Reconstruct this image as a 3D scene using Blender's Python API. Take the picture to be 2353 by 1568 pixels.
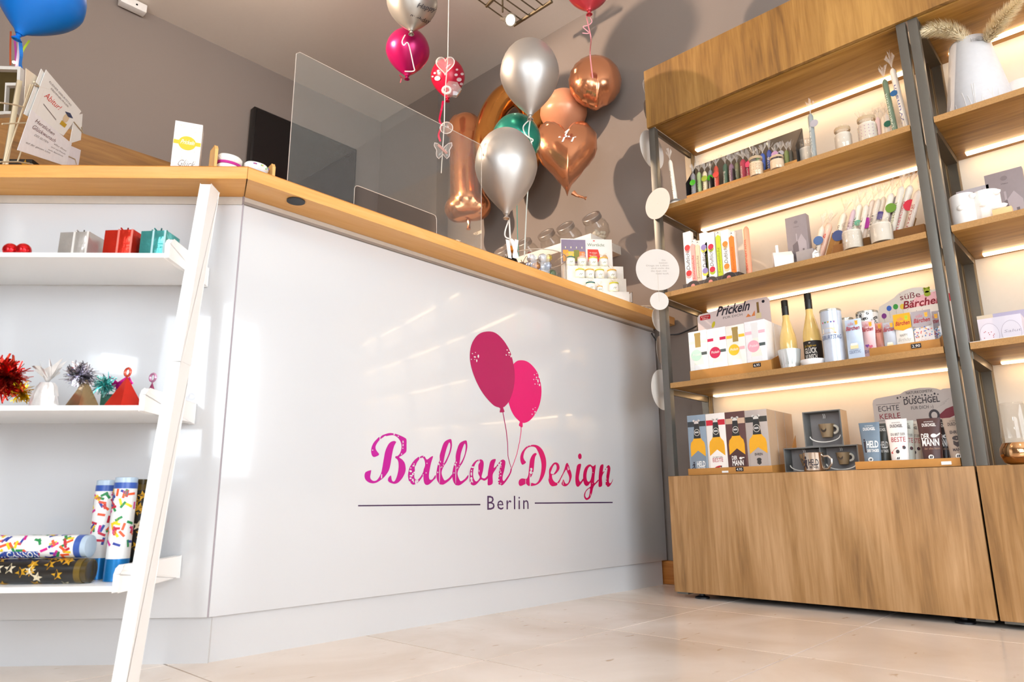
import bpy, bmesh, math, random
import numpy as np
from mathutils import Vector, Matrix, geometry
random.seed(7)
for o in list(bpy.data.objects): bpy.data.objects.remove(o)
SC = bpy.context.scene
COL = SC.collection
# ------------------------------------------------------------------ camera
FPX, YAW, PITCH, ROLL, CAMZ = 1594.255, 0.82051, 0.22757, -0.00769, 0.40
W, H = 2353, 1568
FW = np.array([math.sin(YAW)*math.cos(PITCH), math.cos(YAW)*math.cos(PITCH), math.sin(PITCH)])
_r = np.array([math.cos(YAW), -math.sin(YAW), 0.0]); _u = np.cross(_r, FW)
RT = math.cos(ROLL)*_r + math.sin(ROLL)*_u
UP = -math.sin(ROLL)*_r + math.cos(ROLL)*_u
cam = bpy.data.cameras.new('camera'); cob = bpy.data.objects.new('camera', cam); COL.objects.link(cob)
cam.sensor_width = 36; cam.lens = 36*FPX/W; cam.clip_start = .02
cob.matrix_world = Matrix(((RT[0], UP[0], -FW[0], 0), (RT[1], UP[1], -FW[1], 0), (RT[2], UP[2], -FW[2], CAMZ), (0, 0, 0, 1)))
cam.dof.use_dof = True; cam.dof.focus_distance = 2.95; cam.dof.aperture_fstop = 5.0
SC.camera = cob
# ------------------------------------------------------------------ light and exposure
SC.view_settings.view_transform = 'Standard'; SC.view_settings.look = 'None'
SC.view_settings.gamma = 1; SC.view_settings.exposure = -0.14; SC.view_settings.use_curve_mapping = False
wd = bpy.data.worlds.new('daylight'); SC.world = wd; wd.use_nodes = True
wd.node_tree.nodes['Background'].inputs[0].default_value = (.80, .90, 1.0, 1)
wd.node_tree.nodes['Background'].inputs[1].default_value = 6.0
def lamp(name, kind, loc, energy, col, target=None, **kw):
    l = bpy.data.lights.new(name, kind); l.energy = energy; l.color = col
    for k, v in kw.items(): setattr(l, k, v)
    o = bpy.data.objects.new(name, l); COL.objects.link(o); o.location = loc
    if target is not None:
        o.rotation_euler = (Vector(target)-Vector(loc)).to_track_quat('-Z', 'Y').to_euler()
    return o
# daylight entering through the two shop windows and two small added panes
lamp('window_daylight', 'AREA', (-2.38, -1.05, 1.55), 38, (.95, .97, 1), (2, -.3, 1.2), shape='RECTANGLE', size=2.4, size_y=2.1)
lamp('upper_reflection_light', 'AREA', (-2.39, .79, 2.40), 9.5, (.90, .95, 1), (0, .79, 2.40), shape='RECTANGLE', size=.44, size_y=.42)  # this and the next are added for bright reflections on the angled counter end
lamp('lower_reflection_light', 'AREA', (-2.39, .68, 1.50), 4.0, (.90, .95, 1), (0, .68, 1.50), shape='RECTANGLE', size=.40, size_y=.20)
lamp('door_daylight', 'AREA', (.45, -3.08, 1.5), 66, (.92, .96, 1), (.8, 2, 1.1), shape='RECTANGLE', size=3.2, size_y=2.4)
# warm halogen spots of the ceiling, plus two unseen fill points
lamp('spot_beam', 'SPOT', (.9, 3.4, 3.12), 330, (1, .76, .57), (3.1, 2.1, 2.1), spot_size=1.25, spot_blend=.5, shadow_soft_size=.035)
lamp('warm_fill', 'POINT', (1.25, 3.1, 3.2), 20, (1, .80, .64), shadow_soft_size=.4)  # unseen point lights, this and the next, added to brighten walls and ceiling
lamp('warm_fill_left', 'POINT', (.2, 2.9, 3.2), 9, (1, .84, .70), shadow_soft_size=.3)
lamp('room_spot', 'SPOT', (.3, -.5, 3.35), 34, (1, .80, .62), (2.6, .2, .6), spot_size=1.9, spot_blend=.8, shadow_soft_size=.22)
LEDW = 9.0
SC.cycles.max_bounces = 8; SC.cycles.transparent_max_bounces = 24; SC.cycles.transmission_bounces = 8; SC.cycles.glossy_bounces = 5; SC.cycles.diffuse_bounces = 4
SC.cycles.sample_clamp_indirect = 4.0; SC.cycles.caustics_reflective = False; SC.cycles.caustics_refractive = False
# ------------------------------------------------------------------ points on real planes
CAM = np.array([0, 0, CAMZ])
def ray(x, y): return FW + RT*(x-W/2)/FPX - UP*(y-H/2)/FPX
def onx(x, y, v): d = ray(x, y); return CAM + d*v/d[0]
def ony(x, y, v): d = ray(x, y); return CAM + d*v/d[1]
def onz(x, y, v): d = ray(x, y); return CAM + d*(v-CAMZ)/d[2]
def deep(x, y, d): return CAM + ray(x, y)*d
def onp(x, y, P, n): d = ray(x, y); n = np.array(n, float); return CAM + d*((np.array(P)-CAM)@n)/(d@n)
def depth(P): return (np.array(P)-CAM)@FW
C0 = np.array([.858, 1.885, 0]); CU = np.array([-1, 1, 0])/2**.5; CN = np.array([-1, -1, 0])/2**.5
def onc(x, y, o=0): return onp(x, y, C0+CN*o, CN)
def cpt(s, o, z): return C0 + CU*s + CN*o + np.array([0, 0, z])
def csz(x, y, o): P = onc(x, y, o); return (P-C0)@CU, P[2]
XF = 2.735                      # front plane of the shelf unit
def sY(x, y, d): return onx(x, y, XF+d)[1]
def sP(x, y, d): P = onx(x, y, XF+d); return P[1], P[2]
# ------------------------------------------------------------------ materials
MC = {}
def lin(h):
    c = [int(h[i:i+2], 16)/255 for i in (1, 3, 5)]
    return tuple(v/12.92 if v <= .04045 else ((v+.055)/1.055)**2.4 for v in c)+(1,)
def newmat(n):
    m = bpy.data.materials.new(n); m.use_nodes = True
    return m, m.node_tree.nodes, m.node_tree.links, m.node_tree.nodes['Principled BSDF']
def M(h, rough=.5, metal=0, coat=0, emit=0, alpha=1, var=.06, bump=0, bscale=60, spec=.5, sub=0):
    k = (h, rough, metal, coat, emit, alpha, var, bump, bscale, spec, sub)
    if k in MC: return MC[k]
    m, N, L, b = newmat('paint_'+h[1:]); c = lin(h)
    b.inputs['Roughness'].default_value = rough; b.inputs['Metallic'].default_value = metal
    b.inputs['Coat Weight'].default_value = coat; b.inputs['Specular IOR Level'].default_value = spec
    b.inputs['Coat Roughness'].default_value = .05
    b.inputs['Base Color'].default_value = c
    if sub: b.inputs['Subsurface Weight'].default_value = sub; b.inputs['Subsurface Radius'].default_value = (.02, .02, .02)
    if emit: b.inputs['Emission Color'].default_value = c; b.inputs['Emission Strength'].default_value = emit
    if alpha < 1: b.inputs['Alpha'].default_value = alpha
    tc = N.new('ShaderNodeTexCoord'); nz = N.new('ShaderNodeTexNoise'); nz.inputs['Scale'].default_value = bscale; nz.inputs['Detail'].default_value = 3
    L.new(tc.outputs['Object'], nz.inputs['Vector'])
    if var:
        hs = N.new('ShaderNodeHueSaturation'); hs.inputs['Color'].default_value = c
        mr = N.new('ShaderNodeMapRange'); mr.inputs[3].default_value = 1-var; mr.inputs[4].default_value = 1+var
        L.new(nz.outputs[0], mr.inputs[0]); L.new(mr.outputs[0], hs.inputs['Value']); L.new(hs.outputs[0], b.inputs['Base Color'])
    if bump:
        bp = N.new('ShaderNodeBump'); bp.inputs['Strength'].default_value = bump; bp.inputs['Distance'].default_value = .01
        L.new(nz.outputs[0], bp.inputs['Height']); L.new(bp.outputs[0], b.inputs['Normal'])
    MC[k] = m; return m
def glass(tint='#ffffff', gloss=1.0, rough=.02, milk=0, name='clear_glass'):
    k = ('g', tint, gloss, rough, milk)
    if k in MC: return MC[k]
    m, N, L, b = newmat(name); N.remove(b); out = N['Material Output']
    t = N.new('ShaderNodeBsdfTransparent'); t.inputs[0].default_value = lin(tint)
    g = N.new('ShaderNodeBsdfGlossy'); g.inputs['Roughness'].default_value = rough
    lw = N.new('ShaderNodeFresnel'); lw.inputs['IOR'].default_value = 1.45
    mu = N.new('ShaderNodeMath'); mu.operation = 'MULTIPLY'; mu.inputs[1].default_value = gloss
    mx = N.new('ShaderNodeMixShader'); ge = N.new('ShaderNodeNewGeometry'); iv = N.new('ShaderNodeMath'); iv.operation = 'SUBTRACT'; iv.inputs[0].default_value = 1; L.new(ge.outputs['Backfacing'], iv.inputs[1])
    m3 = N.new('ShaderNodeMath'); m3.operation = 'MULTIPLY'; L.new(iv.outputs[0], m3.inputs[1])
    L.new(lw.outputs[0], mu.inputs[0]); L.new(mu.outputs[0], m3.inputs[0]); L.new(m3.outputs[0], mx.inputs[0])
    L.new(t.outputs[0], mx.inputs[1]); L.new(g.outputs[0], mx.inputs[2])
    if milk:
        d = N.new('ShaderNodeBsdfDiffuse'); d.inputs[0].default_value = (.9, .88, .85, 1); m2 = N.new('ShaderNodeMixShader'); m2.inputs[0].default_value = milk
        L.new(mx.outputs[0], m2.inputs[1]); L.new(d.outputs[0], m2.inputs[2]); mx = m2
    L.new(mx.outputs[0], out.inputs[0]); MC[k] = m; return m
def wood(name, cols, axis=2, scale=3.0, rough=.45, streak=1.0):
    m, N, L, b = newmat(name); b.inputs['Roughness'].default_value = rough
    tc = N.new('ShaderNodeTexCoord'); oi = N.new('ShaderNodeObjectInfo'); ad = N.new('ShaderNodeVectorMath'); ad.operation = 'ADD'
    ml = N.new('ShaderNodeVectorMath'); ml.operation = 'SCALE'; ml.inputs[0].default_value = (7.3, 5.1, 9.7); L.new(oi.outputs['Random'], ml.inputs['Scale'])
    L.new(tc.outputs['Object'], ad.inputs[0]); L.new(ml.outputs[0], ad.inputs[1])
    def mapped(sx, sl):
        mp = N.new('ShaderNodeMapping'); s = [sx, sx, sx]; s[axis] = sl; mp.inputs['Scale'].default_value = s; L.new(ad.outputs[0], mp.inputs[0]); return mp
    n1 = N.new('ShaderNodeTexNoise'); n1.inputs['Scale'].default_value = 1; n1.inputs['Detail'].default_value = 5; n1.inputs['Distortion'].default_value = 1.1
    L.new(mapped(scale*1.7, scale*.25).outputs[0], n1.inputs['Vector'])
    n2 = N.new('ShaderNodeTexNoise'); n2.inputs['Scale'].default_value = 1; n2.inputs['Detail'].default_value = 6; n2.inputs['Roughness'].default_value = .7
    L.new(mapped(scale*45, scale*2.5).outputs[0], n2.inputs['Vector'])
    n3 = N.new('ShaderNodeTexNoise'); n3.inputs['Scale'].default_value = 1; n3.inputs['Detail'].default_value = 2; n3.inputs['Distortion'].default_value = 2.0
    L.new(mapped(scale*7, scale*.5).outputs[0], n3.inputs['Vector'])
    a1 = N.new('ShaderNodeMath'); a1.operation = 'MULTIPLY_ADD'; a1.inputs[1].default_value = .55*streak; L.new(n1.outputs[0], a1.inputs[0])
    a2 = N.new('ShaderNodeMath'); a2.operation = 'MULTIPLY_ADD'; a2.inputs[1].default_value = .20; L.new(n2.outputs[0], a2.inputs[0])
    a3 = N.new('ShaderNodeMath'); a3.operation = 'MULTIPLY'; a3.inputs[1].default_value = .35*streak; L.new(n3.outputs[0], a3.inputs[0])
    L.new(a3.outputs[0], a2.inputs[2]); L.new(a2.outputs[0], a1.inputs[2])
    cr = N.new('ShaderNodeValToRGB'); e = cr.color_ramp.elements; ctr = .10+.275*streak+.175*streak
    e[0].position = ctr-.17; e[0].color = lin(cols[0]); e[1].position = ctr+.15; e[1].color = lin(cols[2])
    q = e.new(ctr-.02); q.color = lin(cols[1])
    L.new(a1.outputs[0], cr.inputs[0]); L.new(cr.outputs[0], b.inputs['Base Color'])
    bp = N.new('ShaderNodeBump'); bp.inputs['Strength'].default_value = .12; bp.inputs['Distance'].default_value = .002; L.new(n2.outputs[0], bp.inputs['Height']); L.new(bp.outputs[0], b.inputs['Normal'])
    return m
OAK = ('#74532f', '#a07849', '#bd966a')
oak_v = wood('oak_upright_grain', OAK, 2, 3.0); OAW = ('#6f4a1e', '#9c6d2c', '#bd8e46')
oak_h = wood('oak_shelf_grain', OAW, 1, 3.0); oak_f = wood('oak_fascia_grain', ('#65451e', '#8f662e', '#ae8445'), 2, 3.0)
beech_x = wood('pine_worktop_grain', ('#c8873f', '#dba158', '#e8b878'), 0, 3.2, .4, .6)
pine_b = wood('red_pine_grain', ('#8a4a1c', '#b06a2c', '#c98440'), 1, 4.0, .4)
darkoak = wood('dark_oak_grain', ('#5f3d18', '#8a5f2a', '#a87a3e'), 0, 2.0, .5)
cb = M('#b8823f', .7, var=.08); cbl = M('#c9985a', .7, var=.06)
white_gloss = M('#cdcdce', .18, coat=.8, var=0); white_sat = M('#e2e2e1', .35, var=.01)
steel_dark = M('#67655f', .38, .55, var=.04); steel_br = M('#7d7466', .3, .85)
paper = M('#f3f1ec', .6, var=.02); black = M('#16151a', .45); ink = M('#2a2530', .6, var=0); inkw = M('#f6f4f0', .6, var=0); red_ink = M('#b01f33', .6, var=0)
CLEAR = glass(); CELLO = glass('#fffaf2', 2.0, .12, .24, 'cellophane'); JAR = glass('#fbfaf8', 1.5, .03, .03, 'jar_glass')
wax = M('#f4efe6', .5, sub=.2)
# ------------------------------------------------------------------ geometry
class G:
    def __init__(s): s.v = []; s.f = []
    def add(s, vs, fs):
        n = len(s.v); s.v += [tuple(map(float, q)) for q in vs]; s.f += [tuple(i+n for i in f) for f in fs]; return s
    def box(s, x0, y0, z0, x1, y1, z1):
        return s.add([(x0, y0, z0), (x1, y0, z0), (x1, y1, z0), (x0, y1, z0), (x0, y0, z1), (x1, y0, z1), (x1, y1, z1), (x0, y1, z1)],
                     [(0, 3, 2, 1), (4, 5, 6, 7), (0, 1, 5, 4), (1, 2, 6, 5), (2, 3, 7, 6), (3, 0, 4, 7)])
    def lathe(s, prof, n=24, c=(0, 0, 0), M4=None, cap=True):
        vs = []; fs = []; k = len(prof)
        for r, z in prof:
            for i in range(n):
                a = 2*math.pi*i/n; p = Vector((r*math.cos(a), r*math.sin(a), z))
                if M4 is not None: p = M4 @ p
                vs.append((p[0]+c[0], p[1]+c[1], p[2]+c[2]))
        for j in range(k-1):
            for i in range(n): a, b = j*n+i, j*n+(i+1) % n; fs.append((a, b, b+n, a+n))
        if cap: fs.append(tuple(range(n))[::-1]); fs.append(tuple((k-1)*n+i for i in range(n)))
        return s.add(vs, fs)
    def tube(s, pts, r, n=6, closed=False):
        pts = [Vector(p) for p in pts]; rr = r if isinstance(r, (list, tuple)) else [r]*len(pts); vs = []; fs = []; up = None; k = len(pts)
        for i, p in enumerate(pts):
            t = (pts[(i+1) % k if closed else min(i+1, k-1)]-pts[(i-1) % k if closed else max(i-1, 0)]).normalized()
            if up is None: up = t.orthogonal().normalized()
            up = (up-t*up.dot(t))
            up = up.normalized() if up.length > 1e-6 else t.orthogonal().normalized()
            q = t.cross(up)
            for j in range(n): a = 2*math.pi*j/n; vs.append(p+(up*math.cos(a)+q*math.sin(a))*rr[i])
        for i in range(k if closed else k-1):
            for j in range(n): a = i*n+j; b = i*n+(j+1) % n; c = ((i+1) % k)*n; fs.append((a, b, c+(j+1) % n, c+j))
        if not closed: fs.append(tuple(range(n))[::-1]); fs.append(tuple((k-1)*n+j for j in range(n)))
        return s.add(vs, fs)
    def flat(s, loops, fn):
        """filled 2-D outline with holes; fn maps (u,v) to a point"""
        loops = [[Vector((q[0], q[1], 0)) for q in l] for l in loops]
        tri = geometry.tessellate_polygon(loops); pts = [p for l in loops for p in l]
        return s.add([fn(p[0], p[1]) for p in pts], [tuple(t) for t in tri])
    def prism(s, poly, d0, d1, fn):
        """outline extruded between d0 and d1; fn maps (u,v,d) to a point"""
        n = len(poly); tri = geometry.tessellate_polygon([[Vector((q[0], q[1], 0)) for q in poly]])
        vs = [fn(u, v, d0) for u, v in poly]+[fn(u, v, d1) for u, v in poly]
        fs = [tuple(t) for t in tri]+[tuple(i+n for i in t)[::-1] for t in tri]+[(i, (i+1) % n, (i+1) % n+n, i+n) for i in range(n)]
        return s.add(vs, fs)
    def xf(s, m): s.v = [tuple(m @ Vector(v)) for v in s.v]; return s
    def build(s, name, mat, parent=None, smooth=False, bevel=0, seg=2, fix=True):
        me = bpy.data.meshes.new(name); me.from_pydata(s.v, [], s.f)
        if fix or bevel:
            b = bmesh.new(); b.from_mesh(me)
            if bevel: bmesh.ops.bevel(b, geom=list(b.edges), offset=bevel, segments=seg, affect='EDGES', profile=.6, clamp_overlap=True)
            bmesh.ops.recalc_face_normals(b, faces=b.faces); b.to_mesh(me); b.free()
        me.materials.append(mat)
        if smooth or bevel:
            me.polygons.foreach_set('use_smooth', [True]*len(me.polygons))
            me.set_sharp_from_angle(angle=math.radians(42))
        o = bpy.data.objects.new(name, me); COL.objects.link(o)
        if parent is not None: o.parent = parent
        return o
XZ = lambda y: (lambda u, v: (u, y, v))
XZD = lambda u, v, d: (u, d, v)
XYD = lambda u, v, d: (u, v, d)
def rrect(x0, z0, x1, z1, r, n=4):
    p = []
    for cx, cz, a0 in ((x1-r, z0+r, -90), (x1-r, z1-r, 0), (x0+r, z1-r, 90), (x0+r, z0+r, 180)):
        for i in range(n+1): a = math.radians(a0+90*i/n); p.append((cx+r*math.cos(a), cz+r*math.sin(a)))
    return p
def ell(cx, cz, rx, rz, n=16, rot=0):
    c, s = math.cos(rot), math.sin(rot)
    return [(cx+rx*math.cos(t)*c-rz*math.sin(t)*s, cz+rx*math.cos(t)*s+rz*math.sin(t)*c) for t in (2*math.pi*i/n for i in range(n))]
def smooth_loop(pts, sub=3):
    n = len(pts); out = []
    for i in range(n):
        p0, p1, p2, p3 = (pts[(i+k) % n] for k in (-1, 0, 1, 2))
        for j in range(sub):
            t = j/sub; out.append(tuple(.5*(2*p1[k]+(p2[k]-p0[k])*t+(2*p0[k]-5*p1[k]+4*p2[k]-p3[k])*t*t+(3*p1[k]-p0[k]-3*p2[k]+p3[k])*t**3) for k in (0, 1)))
    return out
# ------------------------------------------------------------------ objects
def tag(o, label=None, cat=None, group=None, kind=None):
    for k, v in (('label', label), ('category', cat), ('group', group), ('kind', kind)):
        if v: o[k] = v
    return o
def thing(name, label, cat, loc=(0, 0, 0), rz=0, group=None, ry=0, rx=0):
    o = bpy.data.objects.new(name, None); COL.objects.link(o); o.empty_display_size = .05
    o.location = tuple(map(float, loc)); o.rotation_euler = (rx, ry, rz); return tag(o, label, cat, group)
def struct(g, name, mat, **k): o = g.build(name, mat, **k); o['kind'] = 'structure'; return o
R90 = -math.pi/2; R45 = -math.pi/4
def shelf_thing(name, label, cat, Y, z, d, group=None, ry=0, rz=0): return thing(name, label, cat, (XF+d, Y, z), R90+rz, group, ry)
def copy_tree(o, parent=None):
    c = o.copy(); COL.objects.link(c)
    if parent is not None: c.parent = parent
    for ch in list(o.children): copy_tree(ch, c)
    return c
# ------------------------------------------------------------------ lettering from the built-in font
GLY = {}
def load_font():
    chars = "ABCDEFGHIJKLMNOPQRSTUVWXYZabcdefghijklmnopqrstuvwxyz0123456789.,:-)!ßäöüÜ€("
    tmp = []
    for bold in (0, 1):
        for ch in list(chars)+['II']:
            for t in ((ch,) if ch == 'II' else (ch, 'I'+ch+'I')):
                c = bpy.data.curves.new('t', 'FONT'); c.body = t; c.size = 1; c.resolution_u = 2; c.offset = .022*bold; c.fill_mode = 'FRONT'
                o = bpy.data.objects.new('t', c); COL.objects.link(o); tmp.append((bold, ch, t, o))
    dg = bpy.context.evaluated_depsgraph_get(); wid = {}
    for bold, ch, t, o in tmp:
        me = bpy.data.meshes.new_from_object(o.evaluated_get(dg))
        if len(me.vertices):
            xs = [v.co.x for v in me.vertices]; wid[(bold, t)] = max(xs)-min(xs)
            if t == ch: GLY[(bold, ch)] = ([(v.co.x, v.co.y) for v in me.vertices], [tuple(p.vertices) for p in me.polygons])
        bpy.data.meshes.remove(me)
    for bold in (0, 1):
        for ch in chars:
            if (bold, ch) in GLY: GLY[(bold, ch)] += (wid[(bold, 'I'+ch+'I')]-wid[(bold, 'II')],)
    for bold, ch, t, o in tmp:
        c = o.data; bpy.data.objects.remove(o); bpy.data.curves.remove(c)
load_font()
def text2d(s, bold=0, track=0):
    vs = []; fs = []; x = 0
    for ch in s:
        g = GLY.get((bold, ch))
        if g is None: x += .28+track; continue
        n = len(vs); vs += [(x+a, b) for a, b in g[0]]; fs += [tuple(i+n for i in f) for f in g[1]]; x += g[2]+track
    return vs, fs, x-track
def write(par, s, w, x, z, mat=None, y=-.0006, h=None, bold=0, shear=0, rot=0, bend=0, align='C', track=0, fn=None, name='lettering'):
    """text of total width w centred on x, baseline z, on the front (XZ) face of its thing"""
    vs, fs, W0 = text2d(s, bold, track)
    if not vs: return
    k = w/W0; kz = (h/.72) if h else k; out = []
    c, sn = math.cos(rot), math.sin(rot); off = {'C': -w/2, 'L': 0, 'R': -w}[align]
    for a, b in vs:
        u = a*k+off+b*kz*shear; v = b*kz
        u, v = u*c-v*sn+x, u*sn+v*c+z
        if fn: out.append(fn(u, v))
        elif bend: out.append(((bend-y)*math.sin(u/bend), -(bend-y)*math.cos(u/bend), v))
        else: out.append((u, y, v))
    g = G(); g.add(out, fs); return g.build(name, mat or ink, par, fix=False)
def decal(par, loops, mat, name='print', y=-.0005, bend=0, fn=None, R=None):
    g = G()
    f = fn or ((lambda u, v: ((bend-y)*math.sin(u/bend), -(bend-y)*math.cos(u/bend), v)) if bend else (lambda u, v: (u, y, v)))
    if loops and isinstance(loops[0][0], (int, float)): loops = [loops]
    for l in loops: g.flat([l], f)
    return g.build(name, mat, par, fix=False)
def rect(x0, z0, x1, z1, n=1):
    if n == 1: return [(x0, z0), (x1, z0), (x1, z1), (x0, z1)]
    return [(x0+(x1-x0)*i/n, z0) for i in range(n+1)]+[(x1-(x1-x0)*i/n, z1) for i in range(n+1)]
# ================================================================== the room
XW, ZC, YB, XL, YF = 3.165, 3.458, 4.30, -2.4, -3.1
wallp = M('#8d8179', .75, var=.03, bump=.05, bscale=200); ceilp = M('#e3d8cb', .8, var=.02)
def stone():
    m, N, L, b = newmat('cream_limestone'); b.inputs['Roughness'].default_value = .16; b.inputs['Specular IOR Level'].default_value = .45
    g = N.new('ShaderNodeNewGeometry'); oi = N.new('ShaderNodeObjectInfo')
    n1 = N.new('ShaderNodeTexNoise'); n1.inputs['Scale'].default_value = 2.2; n1.inputs['Detail'].default_value = 6; n1.inputs['Distortion'].default_value = .6
    n2 = N.new('ShaderNodeTexNoise'); n2.inputs['Scale'].default_value = 13; n2.inputs['Detail'].default_value = 2
    mp = N.new('ShaderNodeMapping'); mp.inputs['Scale'].default_value = (1, 2.6, 1); L.new(g.outputs['Position'], mp.inputs[0]); L.new(mp.outputs[0], n2.inputs['Vector']); L.new(g.outputs['Position'], n1.inputs['Vector'])
    r1 = N.new('ShaderNodeValToRGB'); e = r1.color_ramp.elements; e[0].position = .3; e[0].color = lin('#e2cfbc'); e[1].position = .7; e[1].color = lin('#fbf0e5')
    r2 = N.new('ShaderNodeValToRGB'); e = r2.color_ramp.elements; e[0].position = .68; e[0].color = (0, 0, 0, 1); e[1].position = .76; e[1].color = (.55, .55, .55, 1)
    mx = N.new('ShaderNodeMix'); mx.data_type = 'RGBA'; L.new(n1.outputs[0], r1.inputs[0]); L.new(n2.outputs[0], r2.inputs[0])
    L.new(r2.outputs[0], mx.inputs[0]); L.new(r1.outputs[0], mx.inputs[6]); mx.inputs[7].default_value = lin('#b98f58')
    hs = N.new('ShaderNodeHueSaturation'); mr = N.new('ShaderNodeMapRange'); mr.inputs[3].default_value = .93; mr.inputs[4].default_value = 1.06
    L.new(oi.outputs['Random'], mr.inputs[0]); L.new(mr.outputs[0], hs.inputs['Value']); L.new(mx.outputs[2], hs.inputs['Color']); L.new(hs.outputs[0], b.inputs['Base Color'])
    return m
floor = struct(G().box(XL, YF, -.04, XW+.1, YB+.1, -.004), 'floor', M('#8f6d4c', .7))
limestone = stone(); TP = .572; tmesh = None
for i in range(-6, 6):
    for j in range(-7, 8):
        x0 = .795+TP*i; y0 = .808+TP*j
        a0, a1, b0, b1 = max(x0, XL), min(x0+TP-.005, XW), max(y0, YF), min(y0+TP-.005, YB)
        if a1-a0 < .02 or b1-b0 < .02: continue
        full = a1-a0 > TP-.004 and b1-b0 > TP-.004
        if full and tmesh:
            t = bpy.data.objects.new('tile', tmesh); COL.objects.link(t); t.parent = floor
        else:
            t = G().box(-(a1-a0)/2, -(b1-b0)/2, -.004, (a1-a0)/2, (b1-b0)/2, 0).build('tile', limestone, floor)
            if full: tmesh = t.data
        t.location = ((a0+a1)/2, (b0+b1)/2, 0)
struct(G().box(XL-.1, YF-.1, ZC, XW+.1, YB+.1, ZC+.08), 'ceiling', ceilp)
struct(G().box(XL-.1, YB, 0, XW+.1, YB+.1, ZC), 'wall_back', wallp)
struct(G().box(XW, YF, 0, XW+.1, YB, ZC).box(3.05, 3.585, 0, XW, YB, ZC), 'wall_right', wallp)
def holed(fn, u0, u1, z1, a0, a1, h0, h1):
    g = G()
    for q in ((u0, 0, a0, z1), (a1, 0, u1, z1), (a0, 0, a1, h0), (a0, h1, a1, z1)): fn(g, *q)
    return g
WINS = ((-2.3, .2, .45, 2.65), (.56, 1.02, 1.39, 1.61), (.56, 1.02, 2.18, 2.62))  # last two are small unseen openings, added for reflections on the counter end
g = G()
for y0, y1, z0, z1 in ((YF, -2.3, 0, ZC), (-2.3, .2, 0, .45), (-2.3, .2, 2.65, ZC), (.2, .56, 0, ZC), (.56, 1.02, 0, 1.39), (.56, 1.02, 1.61, 2.18), (.56, 1.02, 2.62, ZC), (1.02, YB, 0, ZC)): g.box(XL-.12, y0, z0, XL, y1, z1)
struct(g, 'wall_left', wallp)
struct(holed(lambda g, a, z0, b, z1: g.box(a, YF-.12, z0, b, YF, z1), XL, XW, ZC, -1.2, 2.1, .12, 2.7), 'wall_front', wallp)
wfr = M('#e8e6e2', .5)
for i, (y0, y1, z0, z1) in enumerate(WINS):
    g = G().box(XL-.1, y0, z0, XL-.04, y0+.02, z1).box(XL-.1, y1-.02, z0, XL-.04, y1, z1).box(XL-.1, y0, z0, XL-.04, y1, z0+.02).box(XL-.1, y0, z1-.02, XL-.04, y1, z1)
    w1 = struct(g, 'window_%d' % (1 if i == 0 else i+2), wfr); G().box(XL-.075, y0+.02, z0+.02, XL-.07, y1-.02, z1-.02).build('pane', glass(name='window_glass'), w1)
w2 = struct(G().box(-1.2, YF-.1, .12, -1.15, YF-.04, 2.7).box(2.05, YF-.1, .12, 2.1, YF-.04, 2.7).box(-1.2, YF-.1, .12, 2.1, YF-.04, .17).box(-1.2, YF-.1, 2.65, 2.1, YF-.04, 2.7).box(.42, YF-.1, .12, .47, YF-.04, 2.7), 'window_2', wfr)
G().box(-1.15, YF-.075, .17, 2.05, YF-.07, 2.65).build('pane', glass(name='window_glass'), w2)
bb = struct(G().box(XW-.035, 1.62, 0, XW, 3.585, .11), 'baseboard_right', pine_b, bevel=.004)
struct(G().box(XL, YB-.02, 0, 3.05, YB, .11), 'baseboard_back', pine_b)
# wooden wall cabinet and screen on the back wall
t = thing('wall_cabinet', 'brown wooden wall cabinet with slanting grain behind the white counter', 'cabinet', (.75, 4.02, 1.5))
G().box(-1.2, 0, 0, .9, .26, .86).build('body', darkoak, t, bevel=.004)
G().box(-1.2, -.02, 0, -.16, -.001, .855).build('door', darkoak, t, bevel=.003); G().box(-.15, -.02, 0, .9, -.001, .855).build('door', darkoak, t, bevel=.003)
t = thing('screen', 'flat black screen on the back wall behind the counter', 'screen', (2.36, 4.22, 2.5))
G().box(-.42, 0, 0, .42, .06, .575).build('housing', M('#0c0b0c', .4), t, bevel=.006)
G().box(-.405, -.003, .015, .405, -.0005, .56).build('display', M('#121113', .18, var=0), t)
# ================================================================== counter
ct = thing('counter', 'white glossy shop counter with magenta balloon logo and angled left end', 'counter', (.858, 1.885, 0))
fp = G().box(.0025, 0, .113, 2.273, .018, 1.264).build('front_panel', white_gloss, ct, bevel=.0012)
fp['label'] = 'white gloss front panel printed with two balloons and script lettering'
def cbox(s0, s1, o0, o1, z0, z1, base):    # box in the frame of the angled end
    g = G(); g.box(s0, o0, z0, s1, o1, z1)
    g.v = [tuple((C0+CU*v[0]+CN*v[1]+np.array([0, 0, v[2]]))-np.array(base)) for v in g.v]; return g
B0 = (.858, 1.885, 0)
cbox(.003, 1.35, -.018, 0, .113, 1.264, B0).build('side_panel', white_gloss, ct, bevel=.0012)
G().box(.006, .013, 0, 2.245, .03, .1115).build('plinth', white_gloss, ct); cbox(-.004, 1.35, -.03, -.013, 0, .1115, B0).build('plinth', white_gloss, ct)
G().box(.0, .004, 1.2665, 2.27, .02, 1.2915).build('trim_strip', M('#c9c1b6', .4), ct); cbox(.001, 1.35, -.02, -.004, 1.2665, 1.2915, B0).build('trim_strip', M('#c9c1b6', .4), ct)
G().box(.0, .0005, 1.2672, 2.27, .004, 1.276).build('trim_strip', M('#9a928c', .35, .3), ct)
G().box(-.0012, .003, .113, .004, .03, 1.292).build('corner_joint', M('#a2969a', .6), ct)
G().box(.02, .031, .02, 2.27, .36, 1.28).build('carcass', white_sat, ct); cbox(.02, 1.33, -.3, -.031, .02, 1.28, B0).build('carcass', white_sat, ct)
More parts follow.
